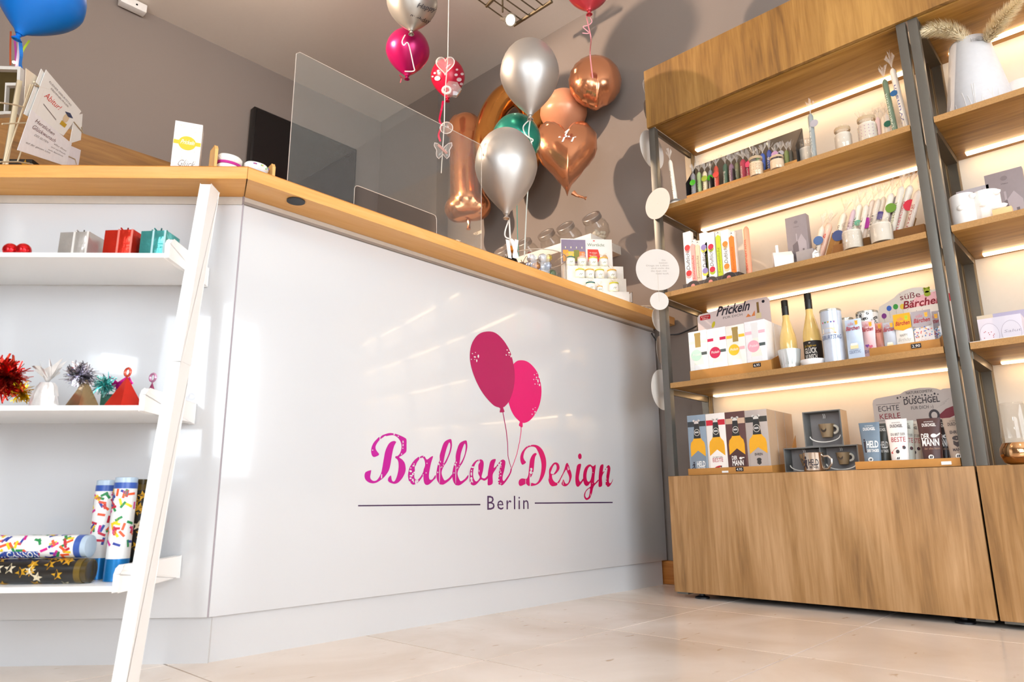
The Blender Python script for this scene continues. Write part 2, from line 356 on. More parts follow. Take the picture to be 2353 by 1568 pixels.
LOGO=[[[(5200,6103),(5104,6026),(4993,5912),(4918,5774),(4899,5652),(4911,5559),(4956,5474),(5031,5444),(5128,5475),(5209,5518),(5211,5559),(5155,5610),(5086,5688),(5066,5768),(5095,5850),(5157,5941),(5213,6006)]],[[(5246,6092),(5299,6154),(5431,6210),(5600,6258),(5772,6260),(5912,6241),(6090,6196),(6251,6143),(6330,6084),(6340,5902),(6338,5692),(6252,5604),(6149,5537),(6042,5478),(6171,5407),(6280,5300),(6324,5163),(6328,5052),(6293,4941),(6193,4788),(6058,4663),(5956,4615),(5853,4604),(5716,4632),(5630,4677),(5605,4737),(5641,4819),(5720,4870),(5746,4807),(5772,4713),(5834,4671),(5901,4709),(5957,4811),(6004,4962),(6029,5127),(6024,5264),(5998,5359),(5943,5419),(5876,5457),(5896,5509),(5974,5520),(6059,5596),(6108,5695),(6130,5821),(6117,5918),(6061,6027),(5969,6119),(5863,6175),(5757,6199),(5603,6177),(5485,6149),(5434,6158),(5368,6110),(5248,6038)]],[[(5817,6009),(5887,5989),(5896,5969),(5823,5847),(5776,5707),(5740,5527),(5706,5321),(5678,5171),(5632,5034),(5536,4897),(5424,4788),(5278,4692),(5149,4630),(5020,4606),(4873,4627),(4767,4684),(4699,4761),(4679,4852),(4699,4931),(4760,4978),(4916,5022),(4929,4989),(4913,4896),(4901,4804),(4941,4726),(5049,4682),(5162,4710),(5256,4811),(5333,4959),(5374,5161),(5414,5405),(5456,5624),(5517,5777),(5597,5904),(5697,5978)]],[[(6896,5526),(6797,5479),(6690,5398),(6585,5282),(6491,5140),(6450,5000),(6436,4889),(6468,4738),(6551,4643),(6643,4589),(6733,4590),(6822,4626),(6929,4704),(7036,4818),(7104,4890),(7121,4763),(7171,4624),(7284,4580),(7414,4627),(7562,4742),(7665,4830),(7653,4930),(7523,4784),(7410,4761),(7362,4824),(7358,4952),(7400,5166),(7452,5368),(7527,5561),(7447,5558),(7252,5447),(7165,5530),(7071,5573),(6933,5527),(6962,5482),(7045,5508),(7111,5470),(7160,5373),(7173,5245),(7120,5116),(7086,5002),(6998,4873),(6891,4773),(6764,4764),(6707,4853),(6719,5021),(6751,5176),(6801,5318),(6908,5448)]],[[(8350,6220),(8192,6180),(8063,6110),(7982,6002),(7903,5806),(7834,5612),(7841,5449),(7768,5325),(7702,5067),(7697,4879),(7745,4733),(7837,4628),(7910,4604),(8037,4606),(8200,4686),(8346,4783),(8438,4867),(8446,4976),(8290,4837),(8125,4755),(8052,4772),(7958,4925),(7937,5046),(7989,5169),(8060,5280),(8150,5378),(8240,5533),(8349,5744),(8411,5969),(8399,6136)],[(8277,6094),(8196,5958),(8107,5733),(8047,5511),(8023,5333),(8148,5488),(8256,5685),(8327,5895),(8331,6034)]],[[(9110,6217),(8944,6176),(8809,6105),(8724,5995),(8641,5795),(8596,5616),(8602,5449),(8525,5322),(8454,5059),(8447,4867),(8496,4718),(8592,4610),(8668,4586),(8800,4588),(8971,4670),(9125,4769),(9221,4854),(9230,4966),(9066,4824),(8894,4740),(8817,4757),(8720,4914),(8699,5037),(8755,5163),(8830,5277),(8925,5377),(9020,5535),(9105,5731),(9172,5961),(9160,6131)],[(9033,6092),(8947,5953),(8853,5723),(8817,5513),(8791,5331),(8923,5489),(9037,5690),(9084,5889),(9088,6031)]],[[(9896,5551),(9713,5533),(9573,5470),(9454,5367),(9356,5222),(9308,5080),(9299,4884),(9321,4688),(9420,4606),(9558,4596),(9697,4665),(9878,4810),(10041,4770),(10184,4815),(10256,4888),(10236,4959),(10102,4864),(9979,4861),(9914,4917),(9979,5111),(10019,5299),(10023,5429),(9977,5514)],[(9845,5477),(9693,5475),(9573,5356),(9504,5198),(9476,5014),(9507,4845),(9617,4735),(9727,4779),(9821,4894),(9740,5020),(9745,5177),(9750,5348)]],[[(10671,5590),(10409,5529),(10308,5293),(10246,5046),(10242,4830),(10246,4608),(10495,4669),(10496,4936),(10538,5067),(10687,5232),(10730,5343),(10570,5250),(10602,5404)]],[[(10730,5365),(10858,5472),(10967,5557),(11075,5591),(11184,5550),(11205,5439),(11138,5185),(11060,4977),(11049,4830),(11113,4775),(11244,4877),(11421,5059),(11489,5194),(11501,5254),(11567,5256),(11544,5136),(11443,4985),(11265,4789),(11091,4647),(10983,4609),(10833,4651),(10791,4738),(10824,4943),(10868,5178),(10933,5356),(10966,5431),(10901,5436),(10751,5314)]],[[(12463,6163),(12309,6061),(12156,5918),(12079,5773),(12063,5658),(12087,5546),(12149,5442),(12224,5434),(12321,5469),(12404,5536),(12323,5604),(12260,5694),(12262,5794),(12329,5955),(12462,6083),(12616,6149),(12793,6180),(12971,6159),(13081,6077),(13212,5893),(13309,5677),(13356,5488),(13343,5269),(13281,5050),(13187,4861),(13072,4744),(12927,4699),(12763,4725),(12675,4703),(12673,4608),(12848,4616),(13070,4665),(13274,4776),(13460,4967),(13580,5173),(13644,5395),(13656,5601),(13598,5820),(13466,6036),(13287,6175),(13085,6246),(12884,6257),(12684,6225)]],[[(12977,5926),(13066,5886),(12974,5780),(12925,5604),(12887,5372),(12838,5155),(12702,4966),(12624,4894),(12612,4617),(12478,4630),(12383,4699),(12328,4670),(12093,4598),(11988,4631),(11952,4728),(12012,4841),(12161,4892),(12332,4881),(12440,4890),(12529,5020),(12577,5249),(12621,5507),(12673,5682),(12809,5846)]],[[(14269,5593),(14102,5543),(13933,5404),(13837,5283),(13821,5150),(13824,5018),(13776,4944),(13788,4812),(13865,4682),(14002,4610),(14189,4620),(14332,4658),(14503,4794),(14604,4929),(14756,5112),(14911,5327),(14936,5479),(14760,5202),(14583,4989),(14458,4852),(14312,4754),(14148,4803),(14035,4919),(14016,5066),(14157,5077),(14350,5178),(14498,5316),(14515,5436),(14435,5554)],[(14219,5517),(14098,5424),(14000,5287),(13926,5152),(14017,5103),(14136,5128),(14282,5265),(14329,5386),(14301,5475)]],[[(15081,5591),(14960,5554),(14846,5339),(14734,5157),(14626,5042),(14622,4945),(14786,5142),(14963,5309),(15026,5213),(15126,5069),(15160,4939),(15115,4808),(15006,4725),(14901,4732),(14825,4804),(14764,4900),(14682,4802),(14627,4721),(14689,4649),(14844,4611),(15003,4645),(15193,4777),(15308,4958),(15335,5090),(15280,5252),(15205,5365),(15157,5495)]],[[(16014,5581),(15754,5534),(15662,5312),(15597,5079),(15578,4848),(15619,4668),(15738,4600),(15892,4671),(16137,4873),(16133,4965),(15926,4812),(15835,4918),(15841,5051),(15922,5285)]],[[(15952,6038),(15844,5986),(15818,5901),(15850,5818),(15951,5785),(16046,5834),(16072,5920),(16040,6003)]],[[(17088,5577),(16881,5507),(16697,5581),(16525,5559),(16320,5447),(16184,5259),(16132,5040),(16149,4840),(16212,4708),(16335,4643),(16477,4669),(16610,4771),(16654,4797),(16645,4629),(16384,4510),(16208,4359),(16154,4227),(16196,4111),(16332,4041),(16531,4094),(16635,4177),(16744,4344),(16889,4631),(17236,4857),(17235,4934),(16940,4767),(16952,4971),(16992,5176)],[(16693,5501),(16547,5437),(16439,5282),(16381,5095),(16392,4928),(16486,4828),(16615,4864),(16724,5018),(16794,5240),(16789,5410)],[(16598,4545),(16352,4434),(16263,4326),(16243,4210),(16336,4127),(16479,4177),(16557,4310)]],[[(17682,5601),(17425,5541),(17296,5115),(17272,4874),(17257,4622),(17520,4672),(17526,5016),(17643,5209),(17946,5469),(17990,5444),(17895,5162),(17836,4953),(17793,4744),(17877,4650),(18011,4622),(18185,4714),(18350,4891),(18388,4988),(18254,4837),(18128,4783),(18057,4852),(18084,5027),(18179,5309),(18212,5468),(18151,5572),(18030,5589),(17806,5421),(17601,5260)]],[[(10266,10565),(9887,10447),(9575,10220),(9347,9869),(9266,9461),(9315,9103),(9470,8732),(9701,8369),(9973,8064),(10287,7816),(10605,7636),(10920,7577),(10894,7422),(11029,7419),(11165,7459),(11092,7618),(11174,7660),(11426,7886),(11641,8272),(11752,8667),(11778,9055),(11697,9492),(11530,9917),(11236,10260),(10901,10488),(10592,10583)]],[[(12202,9678),(11871,9576),(11566,9265),(11349,8678),(11324,8180),(11405,7869),(11549,7565),(11757,7323),(12032,7148),(12062,7115),(12000,6989),(12102,6930),(12223,6930),(12235,7105),(12313,7097),(12622,7202),(12941,7450),(13222,7805),(13394,8216),(13437,8619),(13344,9009),(13166,9326),(12850,9561),(12536,9676)]],[[(11056,7424),(11157,7055),(11244,6720),(11315,6266),(11332,5760),(11405,5528),(11514,5288),(11544,5298),(11442,5529),(11370,5762),(11354,6268),(11289,6723),(11202,7058),(11101,7427)]],[[(12107,6953),(12118,6779),(12023,6339),(11855,5840),(11648,5439),(11513,5230),(11545,5214),(11683,5440),(11891,5841),(12059,6341),(12157,6782),(12146,6956)]]]
SPECK=[(4952,5664,29,21),(5973,6175,21,22),(6180,6005,25,47),(6184,5887,23,42),(6184,5782,21,28),(6134,5585,22,33),(5343,4839,27,93),(5224,6047,16,81),(5799,6233,38,22),(6684,5271,25,30),(6659,5215,50,25),(6544,5137,25,27),(6733,5147,21,84),(6539,5030,72,39),(6702,4992,54,30),(6562,4878,72,30),(6640,4935,39,41),(6546,4794,53,30),(6638,4741,47,47),(6675,4686,21,36),(6515,4670,43,25),(6784,4674,50,83),(6855,4717,36,56),(7090,5548,22,20),(7251,5321,22,25),(7221,4988,26,28),(7089,4917,22,28),(6920,5498,18,56),(7838,4991,16,403),(8605,4995,17,412),(7786,5311,32,40),(7753,5017,23,35),(7866,5395,25,40),(7885,5190,16,27),(7941,5215,18,38),(8009,5285,22,24),(8563,5309,34,41),(8518,5019,24,33),(8627,5395,26,36),(8648,5195,17,25),(8700,5217,19,39),(8772,5289,23,25),(9435,5253,99,31),(9377,4997,39,84),(9378,4843,78,56),(9399,4745,71,42),(9386,5124,28,33),(9448,4711,23,28),(9775,5120,20,48),(9321,4688,59,30),(9268,5010,27,336),(9773,5520,40,20),(10944,5475,60,44),(10815,5397,51,38),(10955,5357,26,30),(10944,5297,43,14),(10900,5178,26,29),(10931,5106,34,32),(10835,5045,43,20),(10931,4974,56,21),(10813,4942,34,43),(10813,4811,64,32),(10801,4709,55,17),(10940,4682,30,29),(10908,4623,43,20),(12362,4776,17,126),(12623,4865,26,255),(12708,5266,74,71),(12694,5137,87,71),(12771,5132,66,26),(12652,4703,43,85),(12496,6164,22,17),(12683,6210,30,13),(12616,6134,35,14),(13961,5160,42,44),(14074,5037,47,26),(14122,5076,21,59),(13803,4944,18,58),(14369,4717,28,44),(15085,5362,32,115),(15137,5338,43,26),(14732,4754,21,96),(15119,5559,26,49),(16851,5232,29,20),(16781,4762,26,17),(16625,4260,17,83),(17741,5350,90,45),(17868,5440,42,52),(17842,5039,42,17),(17868,4970,30,24),(17831,4865,60,34),(17848,4667,42,28),(9399,9536,38,25),(9559,9606,30,17),(9530,9423,61,34),(9343,9303,30,25),(9523,9329,31,17),(9719,9485,47,80),(9630,9296,38,62),(11339,9977,38,27),(11453,9881,59,33),(11282,9763,38,30),(11452,9785,38,18),(11563,9757,39,60),(11594,9881,43,24),(12992,9170,41,21),(13141,9242,37,15),(13119,9073,55,31),(12942,8959,36,27),(13098,8987,41,21),(13291,9110,56,50),(13212,8931,55,74),(13020,8779,41,27),(13190,8799,32,18),(13301,8775,42,55),(13366,8949,42,49),(12865,7713,36,27),(13011,7786,36,15),(12989,7610,59,30),(12811,7496,36,30),(12996,7521,40,18)]
NLET=17
RULES=[[(4482,3930),(9855,3924),(9855,3877),(4484,3890)],[(12902,3958),(18290,3954),(18287,3900),(12901,3908)]]

def gradmat():
    m, N, L, b = newmat('magenta_print'); tc = N.new('ShaderNodeTexCoord'); sx = N.new('ShaderNodeSeparateXYZ'); mr = N.new('ShaderNodeMapRange')
    mr.inputs[1].default_value = .49; mr.inputs[2].default_value = 1.75; cr = N.new('ShaderNodeValToRGB'); e = cr.color_ramp.elements
    e[0].color = lin('#b40c8e'); e[1].color = lin('#b00042'); q = e.new(.5); q.color = lin('#b8006a'); q = e.new(.68); q.color = lin('#c8005e')
    L.new(tc.outputs['Object'], sx.inputs[0]); L.new(sx.outputs[0], mr.inputs[0]); L.new(mr.outputs[0], cr.inputs[0]); L.new(cr.outputs[0], b.inputs['Base Color']); b.inputs['Roughness'].default_value = .35
    return m
gm = gradmat(); vinyl_a = M('#a80d54', .35, var=.05, bscale=9); vinyl_b = M('#d60068', .35, var=0); vinyl_c = M('#a40f5c', .35, var=0)
names = ['letter']*NLET+['balloon_emblem', 'balloon_emblem', 'balloon_string', 'balloon_string']
mats = [gm]*NLET+[vinyl_a, vinyl_b, vinyl_c, vinyl_b]; ys = [-.0006-.00012*(i % 2) for i in range(NLET)]+[-.0010, -.0006, -.0006, -.0006]
for L_, nm, mt, y in zip(LOGO, names, mats, ys):
    loops = [smooth_loop([(a*1e-4, b*1e-4) for a, b in l], 3) if nm != 'balloon_string' else [(a*1e-4, b*1e-4) for a, b in l] for l in L_]
    g = G(); g.flat(loops, XZ(y)); g.build(nm, mt, fp, fix=False)
g = G()
rs = random.Random(3)
for x, z, rx, rz in SPECK:
    n = 9; g.flat([[(x*1e-4+rx*1e-4*math.cos(2*math.pi*i/n)*rs.uniform(.7, 1.1), z*1e-4+rz*1e-4*math.sin(2*math.pi*i/n)*rs.uniform(.7, 1.1)) for i in range(n)]], XZ(-.0013))
o = g.build('worn_speck', white_gloss, fp, fix=False); o['kind'] = 'stuff'
plum = M('#3a1d46', .4, var=0)
for r in RULES: g = G(); g.flat([[(a*1e-4, b*1e-4) for a, b in r]], XZ(-.0006)); g.build('rule_line', plum, fp, fix=False)
write(fp, 'Berlin', .243, 1.1366, .371, M('#4b3156', .4, var=0), h=.0535, track=.10)
# worktop: two mitred boards
wt = thing('worktop', 'orange pine worktop with mitred corner lying on the white counter', 'worktop', (.811, 1.773, 1.292))
ov = lambda u, v, d: (u, v, d)
G().prism([(0.0006, 0), (2.339, 0), (2.339, .507), (.2106, .507)], 0, .038, ov).build('board', beech_x, wt, bevel=.002)
beech_c = wood('pine_angled_grain', ('#cb8636', '#e0a04c', '#efbb70'), 0, 3.2, .4, .6)
c1 = np.array([-1, 1])/2**.5*1.45
o = G().prism([(0, 0), (.21, .507), (.21+c1[0], .507+c1[1]), (c1[0], c1[1])], 0, .038, ov)
o.v = [tuple(Matrix.Rotation(math.radians(45), 3, 'Z') @ Vector(v)) for v in o.v]
o = o.build('board', beech_c, wt, bevel=.002); o.rotation_euler = (0, 0, -math.pi/4)
G().lathe([(.027, 0), (.027, .004)], 20, (.17, .03, -.004)).build('cable_hole', black, wt)
# acrylic guard
gd = thing('acrylic_guard', 'clear acrylic sneeze guard with a low slot standing on the worktop', 'screen', (.99, 1.88, 1.33))
def slotpoly():
    p = [(0, 0), (.247, 0), (.247, .115)]+[(.262-.015*math.cos(a), .115+.015*math.sin(a)) for a in (.5, 1.0, 1.57)]+[(.6+.015*math.sin(a), .115+.015*math.cos(a)) for a in (.2, .8, 1.57)]+[(.617, 0), (.852, 0), (.852, .505)]
    return p+[(.840, .519), (.012, .522), (0, .51)]
sp_ = slotpoly()
G().prism(sp_, 0, .004, XZD).build('sheet', glass('#f6f8f7', 1.8, .01, .035, 'acrylic'), gd)
G().tube([(u, .002, v) for u, v in sp_], .0013, 5, True).build('edge', M('#d9c9bb', .3), gd, smooth=True)
for x in (.11, .74): G().prism([(0, 0), (.02, .0), (.03, .035), (.022, .035)], x, x+.006, lambda u, v, d: (d, -u*1.8-.002, v*.7)).build('foot', glass('#e8d8c0', 1.5, .05, .2, 'acrylic_foot'), gd)
# ================================================================== ladder shelf
lad = thing('ladder_shelf', 'white leaning ladder shelf with three trays against the counter end', 'shelf', cpt(.07, .2, 0))
LB = tuple(cpt(.07, .2, 0)); lw = M('#fbfaf8', .28, var=.005)
def cpoly(pts, s0, s1):     # outline in (o,z), extruded along s
    g = G().prism(pts, s0, s1, lambda u, v, d: tuple(C0+CU*d+CN*u+np.array([0, 0, v])-np.array(LB))); return g
def oz(z): return .295-.18*(z-.02)/1.255
for s0, s1 in ((.051, .081), (.711, .741)):
    for a, b in ((.004, .752), (.7535, 1.275)):
        cpoly([(oz(a)-.057, a), (oz(a), a), (oz(b), b), (oz(b)-.057, b)], s0, s1).build('stile', lw, lad, bevel=.002)
for z, of in ((1.01, .245), (.616, .285), (.214, .31)):
    tr = G(); o_ = cbox(.0945, .6975, .012, of, z, z+.012, LB).build('tray', lw, lad, bevel=.0015)
    for s0, s1 in ((.0815, .0945), (.6975, .7105)):
        cpoly([(.004, z-.001), (of+.002, z-.001), (of+.002, z+.036), (of-.004, z+.048), (of-.014, z+.054), (.004, z+.054)], s0, s1).build('side_rail', lw, lad, bevel=.0015)
# ================================================================== shelf units along the right wall
Z1, Z2, Z3, Z4 = 1.764, 1.338, .914, .505
led_m = M('#ffdfb0', .5, emit=LEDW, var=0)
grain_end = M('#a57c48', .6, var=.35, bscale=260)
def shelf_unit(name, label, Y1, width=1.145, bw=.012):
    t = thing(name, label, 'shelf unit', (XF, Y1, 0)); a, b = -width, 0     # local y runs from b (left end) to a
    bp = G().box(0, a, .024, .018, b, .503).build('base_panel', oak_v, t, bevel=.001)
    G().box(.0185, a+.003, .03, .42, b-.003, .485).build('base_body', M('#3a2c20', .6), t)
    G().box(.0185, a, .485, .42, b, .5035).build('shelf_board', oak_h, t)
    G().box(.012, a+.034, 2.186, .41, b-.034, 2.205).build('shelf_board', oak_h, t, bevel=.001)
    G().box(.41, a+.03, .50, .418, b-.03, 2.40).build('back_panel', M('#f1e3cf', .6, var=.02), t)
    for z in (Z1, Z2, Z3): sb_ = G().box(.005, a+.036, z-.024, .406, b-.036, z).build('shelf_board', oak_h, t, bevel=.001); G().box(.002, a+.036, z-.0235, .0048, b-.036, z-.0005).build('edge_band', grain_end, sb_)
    for y0, y1 in ((b-.033, b-.001), (a+.001, a+.033)):
        G().box(0, y0, .5035, .034, y1, 2.187).build('post', steel_dark, t, bevel=.001)
        rp = G().box(.355, y0, .5035, .40, y1, 2.187).build('rear_post', steel_br, t)
        for q in (.36, .372, .386): G().box(q, (y0-.004 if y1 < -.5 else y0-.003), .51, q+.004, (y1+.003), 2.18).build('slot_rail', M('#b59a74', .3, .6), rp)
        for z in (Z1-.026, Z2-.026, Z3-.026, 2.184):
            G().box(.034, (y0 if y0 > -.5 else y1-.012) if bw < .02 else y0-.003, z-.026, .36, (y0+.012 if y0 > -.5 else y1) if bw < .02 else y1+.003, z).build('bracket', steel_br, t)
    for z in (Z1-.024, Z2-.024, Z3-.024, 2.186): G().box(.338, a+.07, z-.007, .366, b-.07, z-.0005).build('light_strip', led_m, t)['label'] = 'glowing warm white light strip under the board'
    for y in (-.10, a+.10):
        for x in (.05, .37): G().lathe([(.030, 0), (.030, .006), (.012, .012), (.012, .03)], 14, (x, y, 0)).build('foot', black, t, smooth=True)
    G().box(.005, b-.06, .016, .05, b-.01, .024).build('foot_plate', steel_dark, t); G().box(.005, a+.01, .016, .05, a+.06, .024).build('foot_plate', steel_dark, t)
    return t
shelf_unit('shelf_unit', 'oak and grey steel shelf unit beside the counter with lit boards', 1.618)
shelf_unit('shelf_unit', 'oak and grey steel shelf unit cut by the right edge holding vase', .4665, bw=.036)
shelf_unit('shelf_unit', 'third oak shelf unit nearest the shop window', -.685)
t = thing('fascia_board', 'long oak fascia board with upright grain along the top of the shelf units', 'board', (XF, 1.618, 2.189))
for k in range(3): G().box(-.012, -1.1515*(k+1), 0, .006, -1.1515*k, .314).build('panel', oak_f, t)
# floating shelf in the wall recess
t = thing('floating_shelf', 'white floating wall shelf carrying tilted glass jars behind the counter', 'shelf', (2.88, 2.094, 1.765))
G().box(0, 0, 0, .285, 1.48, .051).build('board', M('#f2ece2', .5), t, bevel=.0015)
# ================================================================== ceiling things
t = thing('spotlight_frame', 'wire frame with halogen spot hanging under the ceiling', 'lamp', onz(1225, 30, 3.3))
base = np.array(t.location)
wire = M('#6f6450', .4, .7)
def rod(a, b, r, nm='rod', ext=0):
    A = onz(*a, 3.3); B = onz(*b, 3.3); A = A-(B-A)*ext
    return G().tube([A-base, B-base], r, 6).build(nm, wire, t, smooth=True)
rod((1181, 58), (1268, 3), .012, 'bar'); rod((1117.5, 14.5), (1140, -8), .011, 'bar', 0)
for a, b in (((1100, 0), (1172, 52)), ((1137, 2.4), (1197, 45)), ((1165, 0), (1213, 34)), ((1198, 0), (1231, 24)), ((1232, 0), (1248, 13))): rod(a, b, .0045, 'rod', .5)
P = onz(1173, 46, 3.24)-base; Q = onz(1155, 28, 3.27)-base
ax = (Vector(P-Q).normalized()*.55-Vector(FW)*.75).normalized(); mt = ax.to_track_quat('Z', 'Y').to_matrix().to_4x4(); mt.translation = Vector(P)
h = G().lathe([(.012, -.10), (.016, -.06), (.022, -.03), (.040, -.004), (.042, 0)], 18).xf(mt).build('lamp_head', M('#c9c2b5', .25, .8), t, smooth=True)
G().lathe([(.030, .0005), (.030, .003)], 18).xf(mt).build('bulb', M('#fff6e0', .5, emit=25, var=0), h)
G().tube([Q, Q+np.array([0, 0, .19])], .006, 6).build('stem', wire, t)
t = thing('ceiling_box', 'small white plastic box where the back wall meets the ceiling', 'box', onz(305, 10, 3.43))
G().box(-.075, -.03, -.035, .075, .03, .02).build('housing', M('#f2f0ec', .5), t, bevel=.006); G().lathe([(.006, -.001), (.006, .001)], 8, M4=Matrix.Rotation(math.pi/2, 4, 'X'), c=(.015, -.031, -.01)).build('sensor', black, t)
# ================================================================== balloons
def latex_prof(R, top, bot, neck=.012):
    p = [(R*math.sin(a*math.pi/2/9), top*math.cos(a*math.pi/2/9)) for a in range(10)]
    for i in range(1, 15):
        s = i/14; p.append((max(neck, R*(math.cos(s*math.pi/2))**.82*(1-.16*s)+neck*.0), -bot*s))
    return [(max(r, 1e-4), z) for r, z in p][::-1]
def ribbon(g, pts, w=.005):
    """flat curling band with real thickness"""
    pts = [Vector(p) for p in pts]; vs = []; fs = []; n = len(pts)
    for i, p in enumerate(pts):
        tn = (pts[min(i+1, n-1)]-pts[max(i-1, 0)]).normalized(); sd = tn.cross(Vector(FW)).normalized()*w/2
        vs += [p-sd, p+sd, p+sd+Vector(-FW)*.0006, p-sd+Vector(-FW)*.0006]
    for i in range(n-1):
        a = 4*i; fs += [(a+k, a+(k+1) % 4, a+4+(k+1) % 4, a+4+k) for k in range(4)]
    g.add(vs, fs)
def spline(pts, n=6):
    out = []; P_ = [np.array(p, float) for p in pts]; k = len(P_)
    for i in range(k-1):
        p0, p1, p2, p3 = P_[max(i-1, 0)], P_[i], P_[i+1], P_[min(i+2, k-1)]
        for j in range(n):
            s = j/n; out.append(.5*(2*p1+(p2-p0)*s+(2*p0-5*p1+4*p2-p3)*s*s+(3*p1-p0-3*p2+p3)*s**3))
    return out+[P_[-1]]
def balloon(label, px, py, P, rx, top, bot, mat, tilt=0, ribs=(), ribcol='#d9d3c8', foil=False, group=None, tail=True):
    """latex balloon: P centre, sizes in photo pixels at that depth"""
    k = depth(P)/FPX; t = thing('balloon', label, 'balloon', P, 0, group)
    inv = Matrix.Rotation(tilt, 4, Vector(FW))
    G().lathe(latex_prof(rx*k, top*k*1.04, bot*k*1.04), 40).xf(inv).build('skin', mat, t, smooth=True)
    kn = inv @ Vector((0, 0, -bot*k*1.04))
    G().lathe([(.006, .004), (.009, -.004), (.006, -.009), (.016, -.020), (.013, -.022), (.004, -.012)], 14).xf(inv).build('knot', mat, t, smooth=True).location = kn
    for rb in ribs:
        g = G(); D = depth(np.array(P)); pts = spline([deep(x, y, D-.0+dz)-np.array(P) for x, y, dz in rb[1]], 6)
        ribbon(g, pts, rb[2] if len(rb) > 2 else .006); g.build('ribbon', M(rb[0], .3, var=0), t)
    return t
chrome = M('#c2beb9', .42, .8, var=.01); teal_m = M('#2f9a86', .25, .6, var=.01); pink_m = M('#b0125c', .28, .45, var=.01); red_m = M('#c20f3a', .3, var=.02)
rose = M('#e6a077', .18, .85, var=.02, bump=.12, bscale=14); gold_f = M('#d6944e', .18, .95, var=.02, bump=.15, bscale=18); peach = M('#f6a980', .3, .15, var=.02)
balloon('upper silver chrome balloon in front of the copper balloons', 0, 0, ony(1217, 172, 1.98), 68, 82, 100, chrome,
        ribs=[('#e8e4da', [(1217, 275, 0), (1203, 290, 0), (1205, 305, .01), (1214, 315, 0), (1225, 322, 0), (1215, 330, 0), (1210, 322, 0)]), ('#dfe8e0', [(1218, 278, 0), (1215, 310, 0), (1222, 340, .05), (1212, 450, .03), (1208, 520, .02), (1205, 590, 0)])], group='silver chrome balloons')
balloon('lower silver chrome balloon floating over the pine worktop', 0, 0, ony(1163, 384, 1.94), 72, 90, 112, chrome,
        ribs=[('#e8e4da', [(1170, 504, 0), (1161, 530, 0), (1162, 545, 0), (1176, 550, 0), (1181, 555, 0)], .006), ('#e8e4da', [(1170, 504, 0), (1172, 540, 0), (1174, 570, 0)], .007)], group='silver chrome balloons')
balloon('teal green balloon half hidden behind the two silver balloons', 0, 0, ony(1186, 325, 2.18), 57, 62, 75, teal_m, ribs=[('#5fb0a0', [(1190, 405, 0), (1188, 480, 0), (1190, 560, 0), (1192, 590, 0)], .004)])
bt = balloon('silver happy birthday balloon under the ceiling cut by the top edge', 0, 0, deep(947, 8, 3.8), 58, 64, 70, M('#b4afa7', .32, .7, var=.01), ribs=[('#e8e0dc', [(931, 80, -.12), (924, 95, -.17), (928, 104, -.2), (938, 100, -.2), (950, 150, -.2), (951, 163, -.2), (930, 164, -.2)], .006)])
kk = 3.8/FPX
def onball(x, y, P, R): 
    d = ray(x, y); o = CAM-np.array(P); a = d@d; b_ = 2*o@d; c = o@o-(R*1.012)**2; D = b_*b_-4*a*c
    return CAM+d*((-b_-math.sqrt(max(D, 0)))/(2*a))-np.array(P)
for s_, w_, x_, y_, r_ in (('Happy', 44, 964, 22, .25), ('Birthday', 50, 948, 48, .25)):
    c_, n_ = math.cos(r_), math.sin(r_); Pb = np.array(bt.location)
    write(bt, s_, w_, 0, 0, ink, shear=.35, fn=lambda u, v, x_=x_, y_=y_: tuple(onball(x_+u*c_-v*n_*-1+14, y_-(v*c_-u*n_*1), Pb, 58*kk)))
balloon('dark magenta pearl balloon below the birthday balloon', 0, 0, deep(937, 118, 4.08), 50, 50, 62, pink_m, ribs=[('#d4506c', [(930, 182, -.05), (918, 172, -.1), (922, 180, -.05), (920, 190, 0)], .006)])
rb = balloon('red balloon printed with white hands and spots behind the hanging charms', 0, 0, deep(1029, 178, 4.55), 39, 42, 52, red_m, ribs=[('#d01048', [(1018, 232, 0), (1015, 250, -.05), (1010, 275, 0), (1014, 290, 0), (1008, 310, .05), (1012, 325, 0)], .012)])
for x, y, r in ((1005, 180, 7), (999, 168, 3), (1007, 163, 3), (1048, 172, 4), (1055, 183, 6), (1062, 170, 4), (1050, 160, 3), (1044, 196, 4), (1028, 200, 4), (1060, 193, 4), (994, 176, 2.5)):
    lp = ell(0, 0, r, r*.8, 9); g = G(); Pb = np.array(rb.location); g.flat([[(x+a, y+b) for a, b in lp]], lambda u, v: tuple(onball(u, v, Pb, 39*4.55/FPX))); g.build('print_spot', M('#f3d8dc', .5, var=0), rb, fix=False)
balloon('pink red balloon cut by the top edge above the round copper balloon', 0, 0, deep(1352, -25, 3.5), 52, 50, 56, M('#bd3b45', .28, .35, var=.01), ribs=[('#e58d92', [(1347, 35, 0), (1352, 60, 0), (1358, 90, 0), (1356, 125, .1), (1362, 180, .1)], .006), ('#e9a0a4', [(1356, 40, 0), (1360, 50, 0), (1352, 58, 0), (1340, 62, 0), (1354, 76, 0), (1338, 76, 0)], .005)])
balloon('plump peach balloon with small dots between copper heart and round balloon', 0, 0, onx(1295, 262, 3.02), 54, 56, 58, peach)
bb_ = balloon('large bright blue balloon at the top left corner', 0, 0, deep(90, -8, 2.25), 93, 96, 100, M('#0a78d8', .32, .0, var=.02), tilt=.30,
        ribs=[('#2f7fd6', [(47, 98, 0), (49, 125, 0), (47, 150, .02), (52, 170, .03)], .012), ('#e6d8ee', [(45, 98, 0), (42, 130, .02), (38, 160, .03)], .011), ('#b8489a', [(33, 80, .03), (36, 115, .03), (37, 155, .03)], .007), ('#c2562a', [(25, 72, .06), (24, 110, .06), (24, 150, .06)], .006), ('#c5dc35', [(68, 93, .05), (55, 112, .05), (42, 140, .04), (36, 158, .03)], .007)])
